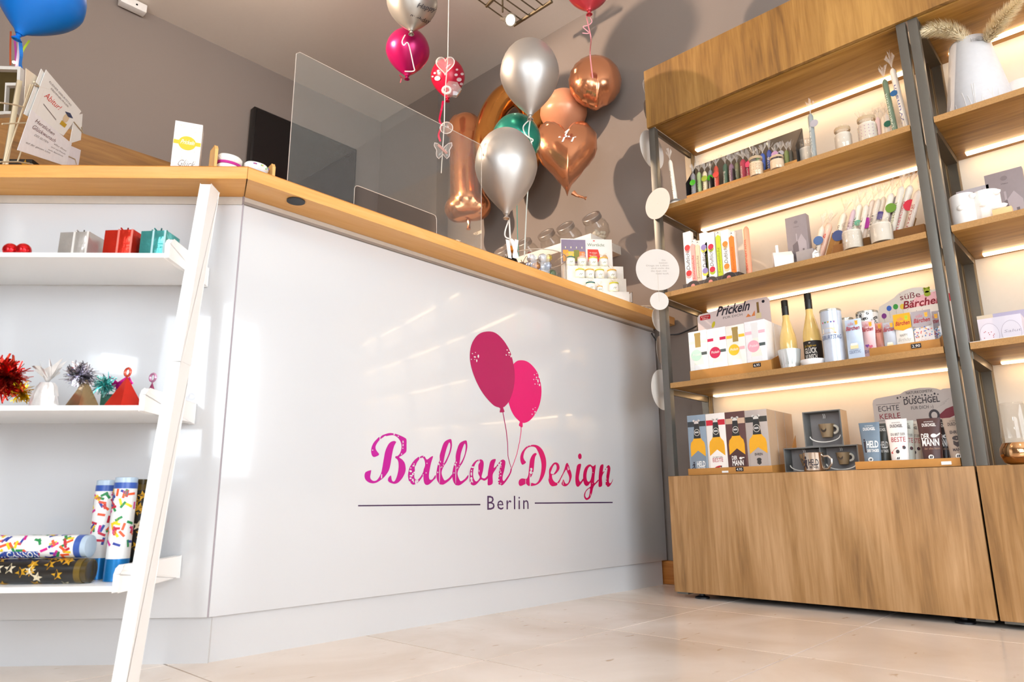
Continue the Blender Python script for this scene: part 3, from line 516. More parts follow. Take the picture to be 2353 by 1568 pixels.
# foil balloons
def inflate(outline, T, n=10, fn=None, wob=0):
    """cushion shape from an outline (u,v); thickness along d"""
    m = len(outline); cx = sum(p[0] for p in outline)/m; cz = sum(p[1] for p in outline)/m; vs = []; fs = []; rr = random.Random(5)
    ks = [math.sin(math.pi/2*i/n) for i in range(1, n+1)]
    for sg in (-1, 1):
        b0 = len(vs); vs.append((cx, sg*T, cz))
        for j, k in enumerate(ks):
            d = T*math.sqrt(max(0, 1-k*k))
            for i, (u, v) in enumerate(outline):
                w = 1+(wob*math.sin(i*1.9+j)*k**6 if wob else 0)
                vs.append((cx+(u-cx)*k*w, sg*d*w, cz+(v-cz)*k*w))
        for i in range(m): fs.append((b0, b0+1+i, b0+1+(i+1) % m))
        for j in range(n-1):
            for i in range(m): a = b0+1+j*m+i; c = b0+1+j*m+(i+1) % m; fs.append((a, c, c+m, a+m))
    g = G(); g.add(vs, fs); return g
def facing(P): return math.atan2(-P[0], P[1])*0+math.radians(-47)
def foil(label, P, g, mat, rz=None, tail=None, ribs=None, seam=None):
    t = thing('foil_balloon', label, 'balloon', P, math.radians(-47) if rz is None else rz)
    t.rotation_euler[0] = math.radians(-8)
    o = g.build('skin', mat, t, smooth=True)
    o.data.set_sharp_from_angle(angle=math.radians(150))
    if tail: G().tube(tail, [.016, .009, .006, .012], 8).build('tail', mat, t, smooth=True)
    return t, o
def heartpts(w, h, n=44):
    out = []
    for i in range(n):
        a = 2*math.pi*i/n; x = 16*math.sin(a)**3; y = 13*math.cos(a)-5*math.cos(2*a)-2*math.cos(3*a)-math.cos(4*a); out.append((x/32*w, (y+2.5)/29*h))
    return out
P = onx(1301, 364, 2.80); k = depth(P)/FPX
t, o = foil('copper foil heart balloon marked 44 in white', P, inflate(heartpts(148*k, 196*k), 44*k, 10, wob=.03), rose, tail=[(.03, 0, -92*k), (.05, 0, -100*k), (.09, 0, -106*k), (.10, 0, -108*k)])
write(t, '44', .10, -.012, .03, inkw, h=.10, shear=.4, fn=lambda u, v: (u, -44*k*math.sqrt(max(.1, 1-(u/(78*k))**2-((v-.01)/(95*k))**2))-.003, v))
P = onx(1367, 188, 3.0); k = depth(P)/FPX
foil('round copper foil balloon high on the right of the bunch', P, inflate([(u, v-(9*k*max(0, 1-abs(u)/(16*k)) if v < -50*k else 0)) for u, v in ell(0, 0, 60*k, 64*k, 60)], 50*k, 10, wob=.02), rose, tail=[(0, 0, -64*k), (.0, 0, -70*k), (0, 0, -74*k), (0, 0, -76*k)])
def capsule(g, A, B, r0, r1, n=16):
    A = Vector(A); B = Vector(B); ax = (B-A).normalized(); L_ = (B-A).length
    p = [(r0*math.sin(i*math.pi/10)+1e-4, -r0*math.cos(i*math.pi/10)) for i in range(0, 6)]+[(r1*math.cos(i*math.pi/10)+1e-4, L_+r1*math.sin(i*math.pi/10)) for i in range(0, 6)]
    m = ax.to_track_quat('Z', 'Y').to_matrix().to_4x4(); m.translation = A; q = G().lathe(p, n).xf(m); g.add(q.v, q.f)
def remesh(o, vox=.012, it=8):
    m = o.modifiers.new('union', 'REMESH'); m.mode = 'VOXEL'; m.voxel_size = vox; m.use_smooth_shade = True
    s = o.modifiers.new('smooth', 'SMOOTH'); s.iterations = it; s.factor = .5
P = onx(1070, 380, 2.93); k = depth(P)/FPX; g = G()
capsule(g, (0, 0, 100*k), (8*k, 0, -96*k), 40*k, 42*k); capsule(g, (-18*k, 0, 118*k), (-36*k, 0, 96*k), 22*k, 16*k); capsule(g, (-14*k, 0, -116*k), (28*k, 0, -110*k), 32*k, 32*k)
t, o = foil('copper foil number one balloon seen through the guard', P, g, M('#d99468', .18, .85, var=.03, bump=.2, bscale=16)); remesh(o)
G().tube([(8*k, 0, -140*k), (10*k, 0, -156*k), (9*k, 0, -168*k)], [.02, .008, .014], 8).build('tail', rose, t, smooth=True)
P = onx(1172, 312, 2.95); k = depth(P)/FPX; g = G()
pts = [(54*k*math.cos(a), 0, 118*k*math.sin(a)) for a in (2*math.pi*i/40 for i in range(40))]; pts = [(x+z*.10, y, z) for x, y, z in pts]
g.tube(pts, 30*k, 16, True); t, o = foil('gold copper foil number zero balloon behind the silver balloons', P, g, gold_f)
# ================================================================== hanging charm string
PO = ony(1023, 150, 2.08)
oy = lambda x, y: ony(x, y, 2.08)
ch = thing('charm_string', 'white string of clear plastic charms hanging from the ceiling', 'ornament', oy(1013, 400)); b0 = np.array(ch.location); rel = lambda x, y, d=0: oy(x, y)-b0
Ptop = oy(1031, 0); top = Ptop+np.array([0, 0, ZC-Ptop[2]])
G().tube([top-b0]+[rel(x, y) for x, y in ((1031, 0), (1029, 132), (1022, 222), (1021, 282), (1018, 330), (1014, 398))], .0022, 6).build('cord', M('#efe4da', .6), ch, smooth=True)
cl = glass('#fff8f4', 2.4, .06, .13, 'clear_plastic'); k = depth(PO)/FPX; fr = math.radians(-47)
def charm(nm, x, y, g, mat=None, rot=0):
    o = g.xf(Matrix.Rotation(fr, 4, 'Z') @ Matrix.Rotation(rot, 4, 'Y')).build(nm, mat or cl, ch, smooth=True); o.location = rel(x, y); return o
charm('heart', 1023, 152, inflate(heartpts(42*k, 46*k, 30), 9*k, 5)); G().tube([tuple(Matrix.Rotation(fr, 3, 'Z') @ Vector((u, 0, v))) for u, v in heartpts(42*k, 46*k, 30)], .0026, 5, True).build('rim', M('#f6e6de', .3), ch, smooth=True).location = rel(1023, 152)
gg = G().lathe([(12*k, -10*k), (20*k, -4*k), (20*k, 6*k), (12*k, 10*k)], 6, M4=Matrix.Rotation(math.pi/2, 4, 'X') @ Matrix.Rotation(.2, 4, 'Y')); charm('faceted_gem', 1040, 206, gg)
charm('cap', 1026, 207, G().tube([(9*k*math.cos(a), 0, 9*k*math.sin(a)) for a in (i*.52 for i in range(12))], 3*k, 6, True), M('#f3e4da', .3))
charm('ball', 1026, 294, G().lathe([(14*k*math.sin(i*math.pi/10)+1e-4, -14*k*math.cos(i*math.pi/10)) for i in range(11)], 18)); charm('ball_ring', 1026, 294, G().tube([(14*k*math.cos(a), 0, 14*k*math.sin(a)) for a in (i*.35 for i in range(18))], .0022, 5, True), M('#f6e6de', .3))
wing = [(0, 3), (4, 10), (12, 17), (19, 19), (20, 12), (14, 1), (15, -6), (14, -14), (9, -20), (4, -14), (0, -9)]
bw = [(u*k, v*k) for u, v in wing]+[(-u*k, v*k) for u, v in wing[::-1]]
charm('butterfly', 1018, 346, inflate(bw, 5*k, 4)); charm('butterfly_rim', 1018, 346, G().tube([(u, 0, v) for u, v in bw], .002, 5, True), M('#f6e0da', .3)); charm('pink_stick', 1018, 346, G().tube([(-10*k, -.012, 10*k), (9*k, -.012, -10*k)], 3*k, 6), M('#e8a79a', .4))
# ================================================================== goods: builders
rnd = random.Random(11)
def tuft(g, c, r, h, n=14, seed=0, flat=1.0, lean=(0, 0)):
    """crumpled top of a clear bag: a fan of folded facets"""
    q = random.Random(seed); vs = [(c[0], c[1], c[2])]; fs = []
    for i in range(n):
        a = 2*math.pi*i/n; k = q.uniform(.45, 1.1); vs.append((c[0]+math.cos(a)*r*k+lean[0], c[1]+math.sin(a)*r*k*flat+lean[1], c[2]+h*q.uniform(.55, 1.05)))
        vs.append((c[0]+math.cos(a+.2)*r*.25, c[1]+math.sin(a+.2)*r*.25*flat, c[2]+h*.3))
    for i in range(n): a = 1+2*i; b = 1+2*((i+1) % n); fs += [(0, a+1, b+1), (a, a+1, b+1), (a, b, b+1)] if i % 3 else [(0, a+1, b+1), (a, a+1, b+1)]
    g.add(vs, fs)
def candle(label, pb, pt, d, w, col, txt=None, tcol='#55504d', tag_=None, bag=True, pointed=True, zfloor=None, group=None, split=None):
    """wrapped taper candle from photo base pb to top pt at depth d behind the shelf front"""
    (y0, z0), (y1, z1) = sP(*pb, d), sP(*pt, d)
    tilt = math.atan2(y0-y1, z1-z0)
    if zfloor is not None:
        f = (z1-zfloor)/(z1-z0); y0 = y1+(y0-y1)*f; z0 = zfloor
    Ln = math.hypot(y1-y0, z1-z0); r = w/2
    t = thing('candle', label, 'candle', (XF+d, y0, z0+r*abs(math.sin(tilt))+.0005), R90, group, ry=tilt)
    top = [(r*.85, Ln-.010), (r*.45, Ln-.002), (.002, Ln)] if pointed else [(r, Ln-.002), (r*.9, Ln)]
    G().lathe([(r, 0), (r, Ln-.016)]+top, 14).build('wax_body', M(col, .45, var=.03), t, smooth=True)
    if pointed: G().tube([(0, 0, Ln-.001), (.001, 0, Ln+.006)], .0008, 4).build('wick', M('#ece6da', .7), t)
    if txt: write(t, txt, Ln*.62, .0, Ln*.42, M(tcol, .6, var=0), h=w*.52, rot=math.pi/2, y=-.0008, fn=None, bend=r)
    if bag:
        g = G(); tuft(g, (0, 0, Ln), r*2.0, Ln*.20+.020, 14, seed=len(bpy.data.objects)); g.build('wrapper_tuft', CELLO, t)
        G().lathe([(r*1.12, 0), (r*1.12, Ln-.014), (r*.5, Ln+.001)], 12, cap=False).build('wrapper', glass('#fffdf8', 1.0, .08, .02, 'wrap_film'), t, smooth=True)
    if tag_:
        tc, u, v, rr = tag_; G().prism(ell(u, v, rr, rr*.95, 14), -r*1.15-.003, -r*1.15-.002, XZD).build('tag', M(tc, .5, var=0), t)
    return t
def jar(label, Y, z, d, r, h, neck=.78, fill=.7, twine=True, fillcol='#e0d9cd', print_=None, name='glass_jar'):
    t = shelf_thing(name, label, 'jar', Y, z, d)
    G().lathe([(r*.85, .0005), (r, .006), (r, h*.62), (r*neck, h*.78), (r*neck, h*.86), (r*neck*1.08, h*.88), (r*neck*1.08, h), (r*neck*.92, h), (r*neck*.92, h*.86), (r*.93, h*.62), (r*.93, .008)], 24, cap=True).build('body', JAR, t, smooth=True)
    G().lathe([(r*.9, .009), (r*.9, h*fill), (r*.3, h*fill+.001)], 20).build('wax_fill', M(fillcol, .5, sub=.1), t, smooth=True)
    if twine:
        for q in (.86, .90, .94): G().tube([(r*neck*1.13*math.cos(a), r*neck*1.13*math.sin(a), h*q) for a in (i*.42 for i in range(15))], r*.06, 5, True).build('twine', M('#c9b291', .8, var=.15, bscale=200), t, smooth=True)
    if print_: decal(t, [ell(u*r*.4, h*(.2+.12*j), r*.05, r*.04, 7) for j in range(4) for u in (-2, -1, 0, 1, 2)], M(print_, .6, var=0), 'dot_print', bend=r)
    return t
def tray(label, Yl, Yr, z, d0, d1, hf, mat=None, hb=None, name='cardboard_tray'):
    """open cardboard display tray; Yl is its left (larger Y) end"""
    t = shelf_thing(name, label, 'tray', (Yl+Yr)/2, z, d0); w = abs(Yl-Yr)/2; D = d1-d0; hb = hb or hf*1.2; m = mat or cb
    G().box(-w, 0, .0005, w, D, .003).build('bottom', m, t); G().box(-w, 0, .003, w, .002, hf).build('front_lip', m, t, bevel=.0004)
    for x in (-w, w-.002): G().prism([(.002, .003), (D, .003), (D, hb), (.002, hf)], x, x+.002, lambda u, v, q: (q, u, v)).build('side_wall', m, t)
    G().box(-w, D-.002, .003, w, D, hb).build('back_wall', m, t); return t
def header(label, pts, Yc, z, d, mat, thick=.003, name='header_card', tilt=-.06):
    """printed back card with its outline pts in metres, standing at depth d"""
    t = shelf_thing(name, label, 'display card', Yc, z, d); t.rotation_euler[0] = tilt
    t.rotation_mode = 'XYZ'; G().prism(pts, 0, thick, XZD).build('card', mat, t); return t
def price(par, s, x, z, y): 
    o = G().box(x-.016, y-.0025, z-.008, x+.016, y-.0005, z+.008).build('price_tag', black, par); write(par, s, .026, x, z-.005, inkw, y=y-.003, h=.010); return o
def cardbox(t, w, D, h, mat, cat=None, nm='box_body'): return G().box(-w/2, 0, .0005, w/2, D, h).build(nm, mat, t, bevel=.0008)

# ================================================================== top board
tp = Z1
t_ = candle('white text candle in clear wrap standing alone beside grey post', (1556, 449), (1543, 358), .05, .020, '#f3f0ea', 'Wunderbar', '#7b7470')
Yc, zc = sP(1552, 455, .05); t_.location.z = tp+.036; 
t = shelf_thing('candle_holder', 'white and grey domed holder under the lone white candle', 'holder', Yc, tp, .05)
G().lathe([(.030, .0005), (.031, .012), (.030, .016)], 22).build('base', M('#f2efe9', .5), t, smooth=True); G().lathe([(.031, .0165), (.026, .028), (.013, .035), (.011, .036)], 22).build('dome', M('#8a8781', .5), t, smooth=True)
t_.location.y = Yc
# black display with a row of wrapped candles
Yl, Yr = sY(1578, 420, .06), sY(1832, 360, .06)
tb = tray('black display box holding the dark wrapped candles on top board', Yl, Yr, tp, .05, .16, .035, cb, .05, 'display_tray')
w = abs(Yl-Yr)/2
G().prism([(.002, .003), (.105, .003), (.105, .22), (.002, .10)], -w-.002, -w-.0005, lambda u, v, q: (q, u, v)).build('side_panel', black, tb); G().prism([(.002, .003), (.105, .003), (.105, .22), (.002, .10)], w+.0005, w+.002, lambda u, v, q: (q, u, v)).build('side_panel', black, tb)
G().box(-w, .106, .003, w, .109, .225).build('back_card', M('#6a5a48', .6), tb)
for x in (-.55, -.12, .3, .7): G().box(x*w, .012, .004, x*w+.003, .10, .10).build('divider', M('#2a2420', .6), tb)
row = [(1592, 399, '#8f8f98', 'grey', 'Licht', '#4cb81e'), (1606, 396, '#b8d29a', 'pale green', 'Danke', None), (1619, 394, '#ece0c2', 'cream', 'Glück', '#a9b83a'), (1632, 391, '#9c9ca4', 'silver grey', 'Freude', '#4cb81e'), (1645, 382, '#c8462e', 'brick red', 'Geburtstag', '#d23a2a'), (1666, 377, '#466a57', 'dark green', 'Hoffnung', None), (1680, 377, '#80607a', 'dusty plum', 'Wunsch', None), (1693, 374, '#767a58', 'olive', 'Kraft', None), (1707, 367, '#a5123f', 'crimson', 'Freundin', None), (1720, 369, '#c01c4e', 'raspberry', 'Liebe', '#d2385f'), (1731, 357, '#2d2522', 'black', 'Opa', None), (1741, 362, '#5e8a40', 'grass green', None, None), (1752, 353, '#2f50a2', 'royal blue', 'Abitur', None), (1767, 345, '#2a449a', 'deep blue', 'Mutig', None), (1781, 354, '#3c2a31', 'aubergine', None, '#b58aa8'), (1794, 347, '#98a09c', 'ash grey', 'Zeit', '#a9a3a8'), (1807, 346, '#6c7a3e', 'moss', None, None), (1816, 346, '#57534a', 'umber', None, None)]
for i, (x, y, c, nm, tx, tg) in enumerate(row):
    candle(nm+' wrapped candle standing in the black display box on top', (x+4, y+70), (x, y), .085+.012*(i % 2), .0225 if i not in (8, 9) else .027, c, tx, '#d8d2cc' if nm not in ('cream', 'pale green') else '#77705f', (tg, .004, .098, .015) if tg else None, zfloor=tp+.0035, group='wrapped candles in the black display')
jar('small twine topped jar before the crimson candles on the top board', sY(1735, 388, .02), tp, .035, .031, .10, fillcol='#e8cfae', print_='#8a6a4a')
jar('small twine topped jar before the blue candles on the top board', sY(1783, 380, .02), tp, .035, .031, .070, fillcol='#e8cfae')
c_ = candle('slim grey blue candle with round tag, centre of the top board', (1871, 362), (1862, 262), .05, .022, '#8f9aa0', 'Alles', '#dfe3e4', ('#a7a3aa', .016, .16, .017), zfloor=tp+.0005)
jar('jar with dark round label behind the slim grey blue candle', sY(1853, 345, .10), tp, .10, .032, .13, twine=False, fillcol='#efe6d8')
jar('twine topped white jar right of the slim grey blue candle', sY(1937, 315, .05), tp, .05, .033, .105)
jar('twine topped white jar with purple dotted side near pale candles', sY(1992, 290, .05), tp, .05, .036, .115, print_='#9a4a86')
for i, (x, y, c, nm) in enumerate(((1978, 283, '#f2e9e0', 'ivory'), (2004, 276, '#e9d3d8', 'blush'), (2016, 270, '#e4c6c9', 'rose'), (2030, 268, '#f1e4d4', 'cream'), (2036, 262, '#efe3da', 'vanilla'))):
    candle(nm+' pale candle in clear wrap behind the jars, top board', (x+5, y+60), (x, y), .15, .02, c, 'Fee' if i == 2 else None, '#b07a86', ('#1f6a52', .006, .10, .014) if i == 4 else None, zfloor=tp+.0005)
candle('sage green lettered candle leaning left of the tall white candle', (2054, 285), (2032, 183), .05, .020, '#5f7a66', 'Dankeslicht', '#d7e2d6', zfloor=tp+.0005)
candle('tall white wish candle with blue tag beside the grey posts', (2076, 265), (2050, 158), .05, .022, '#efe8e4', 'Wunsch', '#5a62a0', ('#1d5a8c', -.012, .165, .013), zfloor=tp+.0005)
t = shelf_thing('glass_bottle', 'tiny glass bottle beside the grey posts on the top board', 'bottle', sY(2070, 268, .02), tp, .025)
G().lathe([(.010, .0005), (.011, .005), (.011, .038), (.008, .045), (.009, .05), (.008, .056)], 14).build('body', JAR, t, smooth=True)

# ================================================================== second board
tp = Z2
Yl, Yr = sY(1568, 600, .05), sY(1694, 560, .05)
tb = tray('dark printed tray carrying the scented candle boxes', Yl, Yr, tp, .04, .19, .03, M('#453a36', .6), .04); w = abs(Yl-Yr)/2
for x in (-.62, 0.02, .66):
    decal(tb, [ell(x*w, .012, .036, .026, 18)], M('#6a5f58', .6, var=0), 'ring_print'); decal(tb, [ell(x*w, .012, .033, .0235, 18)], M('#3d3431', .6, var=0), 'ring_print', y=-.0008)
    decal(tb, [ell(x*w, .013, .010, .010, 14)], M('#e88a80', .6, var=0), 'dot_print', y=-.0011)
t = shelf_thing('display_card', 'beige back card behind the scented candle boxes', 'display card', (Yl+Yr)/2, tp+.0035, .182); G().box(-w+.012, 0, 0, w-.03, .002, .275).build('card', M('#ead9c6', .6), t); write(t, 'Wunschlicht', .14, -.01, .255, M('#b9a692', .6, var=0))
boxes = [(1571, 534, 1593, 650, '#f4f2f0', 'red', '#d5242c', '#f3a9a4', 'Duftlicht'), (1609, 536, 1627, 641, '#f4f2f0', 'purple', '#8e80b8', '#e8d84a', 'Duftlicht'), (1626, 536, 1645, 641, '#f4f2f0', 'crimson', '#c4103c', '#a8b82a', 'Duftlicht'), (1659, 530, 1676, 636, '#f2eee8', 'orange', '#f0802a', '#f7c79a', 'Duftlicht')]
for x0, y0, x1, y1, c, nm, c1_, c2_, tx in boxes:
    d = .05; Ya, Yb = sY(x0, (y0+y1)/2, d), sY(x0+18, (y0+y1)/2, d); zt = sP(x0, y0, d)[1]
    t = shelf_thing('candle_box', 'white scented candle box with %s dots in the dark tray' % nm, 'box', (Ya+Yb)/2, tp+.0035, d+.002*(x0 % 3)); wd = abs(Ya-Yb)-.002; hh = zt-tp-.0035
    cardbox(t, wd, .03, hh, M(c, .5)); write(t, tx, hh*.34, wd*.2, hh*.50, ink, h=wd*.5, rot=math.pi/2, shear=.3)
    for zz in (.72, .28): decal(t, [ell(0, hh*zz-.012, wd*.38, wd*.36, 14)], M(c2_, .5, var=0), 'dot_print'); decal(t, [ell(0, hh*zz, wd*.38, wd*.38, 14)], M(c1_, .5, var=0), 'dot_print', y=-.0009)
for x, yt, yb_, c, nm, tc in ((1590, 551, 644, '#f3a79f', 'pink', '#d0302f'), (1601, 553, 640, '#e9c9a8', 'beige', '#8a7a66'), (1622, 548, 640, '#a3a02a', 'olive yellow', '#6a6a1a'), (1648, 531, 634, '#bccb1e', 'lime', '#7a8a10'), (1679, 532, 632, '#ef7a1e', 'orange', '#c45a10')):
    d = .052; yy, zt = sP(x, yt, d); t = shelf_thing('candle_box', nm+' candle in a pale box of the dark tray', 'box', yy, tp+.0035, d); hh = zt-tp-.0035; wd = .026
    G().box(-wd/2, .004, .0005, wd/2, .03, hh).build('box_body', M('#e9e2da', .5), t, bevel=.0006); G().prism([(-wd*.42, .004), (wd*.42, .004), (wd*.42, hh-.028), (0, hh-.018), (-wd*.42, hh-.028)], 0, .0035, XZD).build('candle', M(c, .45), t)
    write(t, 'Sonnenlicht', hh*.5, wd*.18, hh*.42, M(tc, .6, var=0), h=wd*.5, rot=math.pi/2, shear=.3); write(t, 'A', .009, 0, hh-.012, ink, y=.003, h=.009)
candle('salmon candle standing alone, middle of the second board', (1722, 625), (1714, 521), .06, .024, '#f2a07c', 'Sonnenlicht', '#d8432c', bag=False, zfloor=tp+.0005)
t = shelf_thing('candle_house', 'white ceramic house with a chimney on the second board', 'ornament', sY(1799, 590, .05), tp, .05, rz=.5)
G().prism([(-.035, 0), (.035, 0), (.035, .055), (0, .085), (-.035, .055)], 0, .075, lambda u, v, q: (q-.035, u+.035, v+.0005)).build('house_body', M('#f4f1ec', .5), t, bevel=.002); G().box(-.022, .028, .075, -.011, .04, .115).build('chimney', M('#f4f1ec', .5), t, bevel=.0015)
def house_card(label, Y, z, d, w, h, tree=False, rz=0):
    t = shelf_thing('picture_box', label, 'box', Y, z, d, rz=rz); G().box(-w/2, 0, .0005, w/2, .035, h).build('box_body', M('#8d8284' if not tree else '#aaa3a6', .55), t, bevel=.0008)
    a = M('#a89da0', .6, var=0); b = M('#6d6264', .6, var=0)
    if tree:
        decal(t, [rect(-w*.1, h*.35, w*.08, h*.55)], M('#8d8487', .6, var=0))
        for (u, v, u2, v2) in ((0, .5, -.35, .62), (0, .5, .30, .80), (.1, .6, .42, .9), (.15, .66, .2, .88), (-.1, .55, -.45, .75), (.2, .72, .45, .75), (.25, .77, .3, .95), (.1, .6, .05, .8)):
            dx, dz = (u2-u)*w, (v2-v)*h; l = math.hypot(dx, dz); nx, nz = -dz/l*.0011, dx/l*.0011
            decal(t, [[(u*w-nx, v*h-nz), (u2*w-nx*.3, v2*h-nz*.3), (u2*w+nx*.3, v2*h+nz*.3), (u*w+nx, v*h+nz)]], M('#4b4244', .6, var=0), 'twig_print')
    else:
        decal(t, [[(-w*.25, h*.22), (.02*w, h*.14), (.02*w, h*.42), (.0, h*.52), (-w*.25, h*.46)]], b, 'house_print'); decal(t, [[(.02*w, h*.14), (w*.40, h*.26), (w*.40, h*.48), (w*.20, h*.64), (.0, h*.52), (.02*w, h*.42)]], a, 'house_print', y=-.0007)
        decal(t, [rect(w*.2, h*.28, w*.28, h*.36)], b, 'window_print', y=-.001); decal(t, [rect(-w*.06, h*.52, -w*.0, h*.66)], a, 'chimney_print', y=-.001)
        write(t, 'Haus', .022, 0, h*.78, M('#6a5f61', .6, var=0), h=.006)
    decal(t, [ell(0, h*.88, w*.09, w*.08, 12)], M('#7a6f71', .6, var=0), 'emblem')
    return t
house_card('mauve picture box with printed house behind the white ceramic house', sY(1832, 545, .1), tp, .10, .088, .235)
t = shelf_thing('pedestal_box', 'low grey box standing before the mauve picture box', 'box', sY(1849, 580, .06), tp, .06); cardbox(t, .07, .04, .062, M('#9a9290', .6))
# leaning candles in their tray
Yl, Yr = sY(1915, 575, .09), sY(2124, 520, .09)
tb = tray('brown cardboard tray holding the leaning candles of second board', Yl, Yr, tp, .09, .24, .062, M('#8a5a24', .7), .08)
lean = [(760, 1090, 800, 868, 30, '#e6ddd4', 'Taufe', '#8a8078', ('#4a6a9c', .0, .10, .020), 'leftmost whitish'), (800, 1160, 888, 835, 40, '#f3c9b8', 'Heilig', '#e03a24', None, 'salmon labelled'), (862, 1135, 940, 860, 36, '#7a5424', 'Danke', '#3a2a14', ('#3a4a7c', .008, .125, .022), 'kraft brown'), (958, 1135, 1075, 705, 36, '#efe4d6', 'Kommunion', '#5a4a3e', None, 'cream dark lettered'), (1105, 1010, 1190, 660, 26, '#cdb4c4', 'Namen', '#7a4a72', None, 'lilac'), (1190, 990, 1262, 595, 38, '#f0eee4', 'Hochzeit', '#3f7a52', ('#4aa684', .012, .14, .013), 'white green lettered'), (1268, 1000, 1345, 600, 30, '#e9dfd8', 'Fest', '#7a6a62', None, 'pale grey'), (1320, 990, 1428, 545, 34, '#e4d6cf', 'Das Höchste', '#6a5a58', ('#a3248e', .0, .13, .024), 'purple tagged'), (1405, 900, 1492, 530, 30, '#dcd3cb', 'Trauer', '#4a4a54', None, 'ash lettered'), (1470, 880, 1560, 505, 30, '#e6dcd2', 'Licht', '#55407a', ('#4b3a86', .008, .15, .018), 'violet bow'), (1560, 870, 1655, 465, 36, '#f4f2f0', None, None, None, 'plain white'), (1625, 860, 1722, 480, 22, '#bdb0bb', 'Mut', '#6a5a72', None, 'thin mauve'), (1680, 840, 1780, 378, 34, '#efece6', 'Freundschaft', '#7a8a42', ('#6a962a', -.018, .155, .020), 'green tagged'), (1770, 830, 1885, 368, 36, '#f6f3f0', 'Dankeschön', '#e0586a', ('#d21f3c', .022, .165, .024), 'red tagged'), (1890, 800, 1985, 430, 34, '#eadcd4', 'Einzug', '#c07a72', None, 'rightmost rose')]
for i, (x0, y0, x1, y1, wpx, c, tx, tc, tg, nm) in enumerate(lean):
    q = lambda x, y: (1740+x/5.348, 360+y/5.348)
    if nm == 'kraft brown':
        (ya, za), (yb2, zb2) = sP(*q(x0, y0), .13), sP(*q(x1, y1), .13); tilt = math.atan2(ya-yb2, zb2-za); Ln = math.hypot(ya-yb2, zb2-tp-.02)
        t = thing('candle_carton', 'kraft brown carton with navy tag among the leaning candles', 'box', (XF+.13, ya, tp+.012), R90, 'leaning candles', ry=tilt); G().box(-.02, 0, .0005, .02, .03, Ln-.02).build('box_body', M('#9a6a2c', .7), t, bevel=.001); G().prism(ell(.008, Ln-.03, .024, .023), -.003, -.002, XZD).build('tag', M('#3a4a7c', .5), t); continue
    candle(nm+' candle leaning right in the brown tray', q(x0, y0), q(x1, y1), .13+.014*(i % 2), wpx/5.348*.0039, c, tx, tc or '#555555', tg, zfloor=tp+.008, group='leaning candles')
for i, x in enumerate((1945, 1988, 2032, 2072)):
    yy, zt = sP(x+3, 505, .15); t = thing('divider_card', ('first', 'second', 'third', 'fourth')[i]+' brown divider card from the left between the leaning candles', 'card', (XF+.122, yy, tp+.008), R90, 'divider cards', ry=.36); G().box(-.004, 0, 0, .004, .04, .115).build('card', M('#a0743a', .7), t, bevel=.001)
jar('clear jar with dotted side before the leaning candles', sY(1957, 555, .03), tp, .045, .038, .118, twine=False, print_='#e8e2da')
jar('wide clear jar right of the dotted jar on second board', sY(2023, 535, .03), tp, .045, .042, .115, twine=False)
t = shelf_thing('mini_house', 'tiny white chimney house at the foot of leaning candles', 'ornament', sY(1873, 578, .05), tp, .05); G().prism([(-.012, 0), (.012, 0), (.012, .035), (0, .048), (-.012, .035)], 0, .02, XZD).build('house_body', M('#f4f1ec', .5), t, bevel=.001); G().prism([(-.03, 0), (.03, 0), (.03, .022), (-.03, .016)], .025, .04, XZD).build('base_block', M('#efe4d4', .5), t)

# ================================================================== third board
tp = Z3
Yl, Yr = sY(1587, 865, .03), sY(1775, 850, .03); w = abs(Yl-Yr)/2
tb = tray('kraft tray with price tag under the four sparkling wine boxes', Yl, Yr, tp, .025, .235, .045, cb, .12); price(tb, '6,95', .155*w/.23+.0, .018+.012, 0)
hw = abs(sY(1598, 740, .20)-sY(1768, 740, .20))/2; zt1 = sP(1600, 722, .20)[1]-tp; zt2 = sP(1680, 707, .20)[1]-tp
pts = [(-hw, .0), (hw, 0), (hw, zt1+.004), (hw-.012, zt1+.016), (hw*.45, zt1+.018)]+[(hw*.36*math.cos(a)*1.05-.0, zt1+.012+(zt2-zt1)*.75*math.sin(a)) for a in (.5, .9, 1.3, 1.57, 1.9, 2.3, 2.7)]+[(-hw*.45, zt1), (-hw+.012, zt1-.004), (-hw, zt1-.016)]
hd = header('pink grey arched header card above the sparkling wine boxes', pts, (sY(1598, 740, .20)+sY(1768, 740, .20))/2, tp+.004, .222, M('#e6d3cd', .55, var=.01), tilt=0)
write(hd, 'Prickeln', hw*.92, .0, zt1-.028, ink, h=.045, shear=.35, bold=1); write(hd, 'FÜR DICH', hw*.55, .0, zt1-.048, M('#6a5f5c', .6, var=0), h=.011)
decal(hd, [rrect(-hw*.92, zt1-.034, -hw*.62, zt1-.012, .004)], M('#c4202a', .5, var=0), 'badge'); write(hd, 'Feine', hw*.22, -hw*.77, zt1-.022, inkw, y=-.001, h=.006); write(hd, 'Idee', hw*.18, -hw*.77, zt1-.031, inkw, y=-.001, h=.006)
decal(hd, [ell(-.05+.012*i, zt1+.004+.006*math.sin(i*2.1), .0012, .0012, 7) for i in range(5)], ink, 'dot_print')
decal(hd, [rect(hw*.66, zt1-.05, hw*.72, zt1+.0)], M('#8a6a3a', .4, var=0), 'bottle_print'); decal(hd, [rect(hw*.62, zt1-.075, hw*.76, zt1-.05)], M('#ead9a8', .4, var=0), 'bottle_print'); decal(hd, [ell(hw*.84, zt1-.002, .007, .007, 12)], ink, 'emblem')
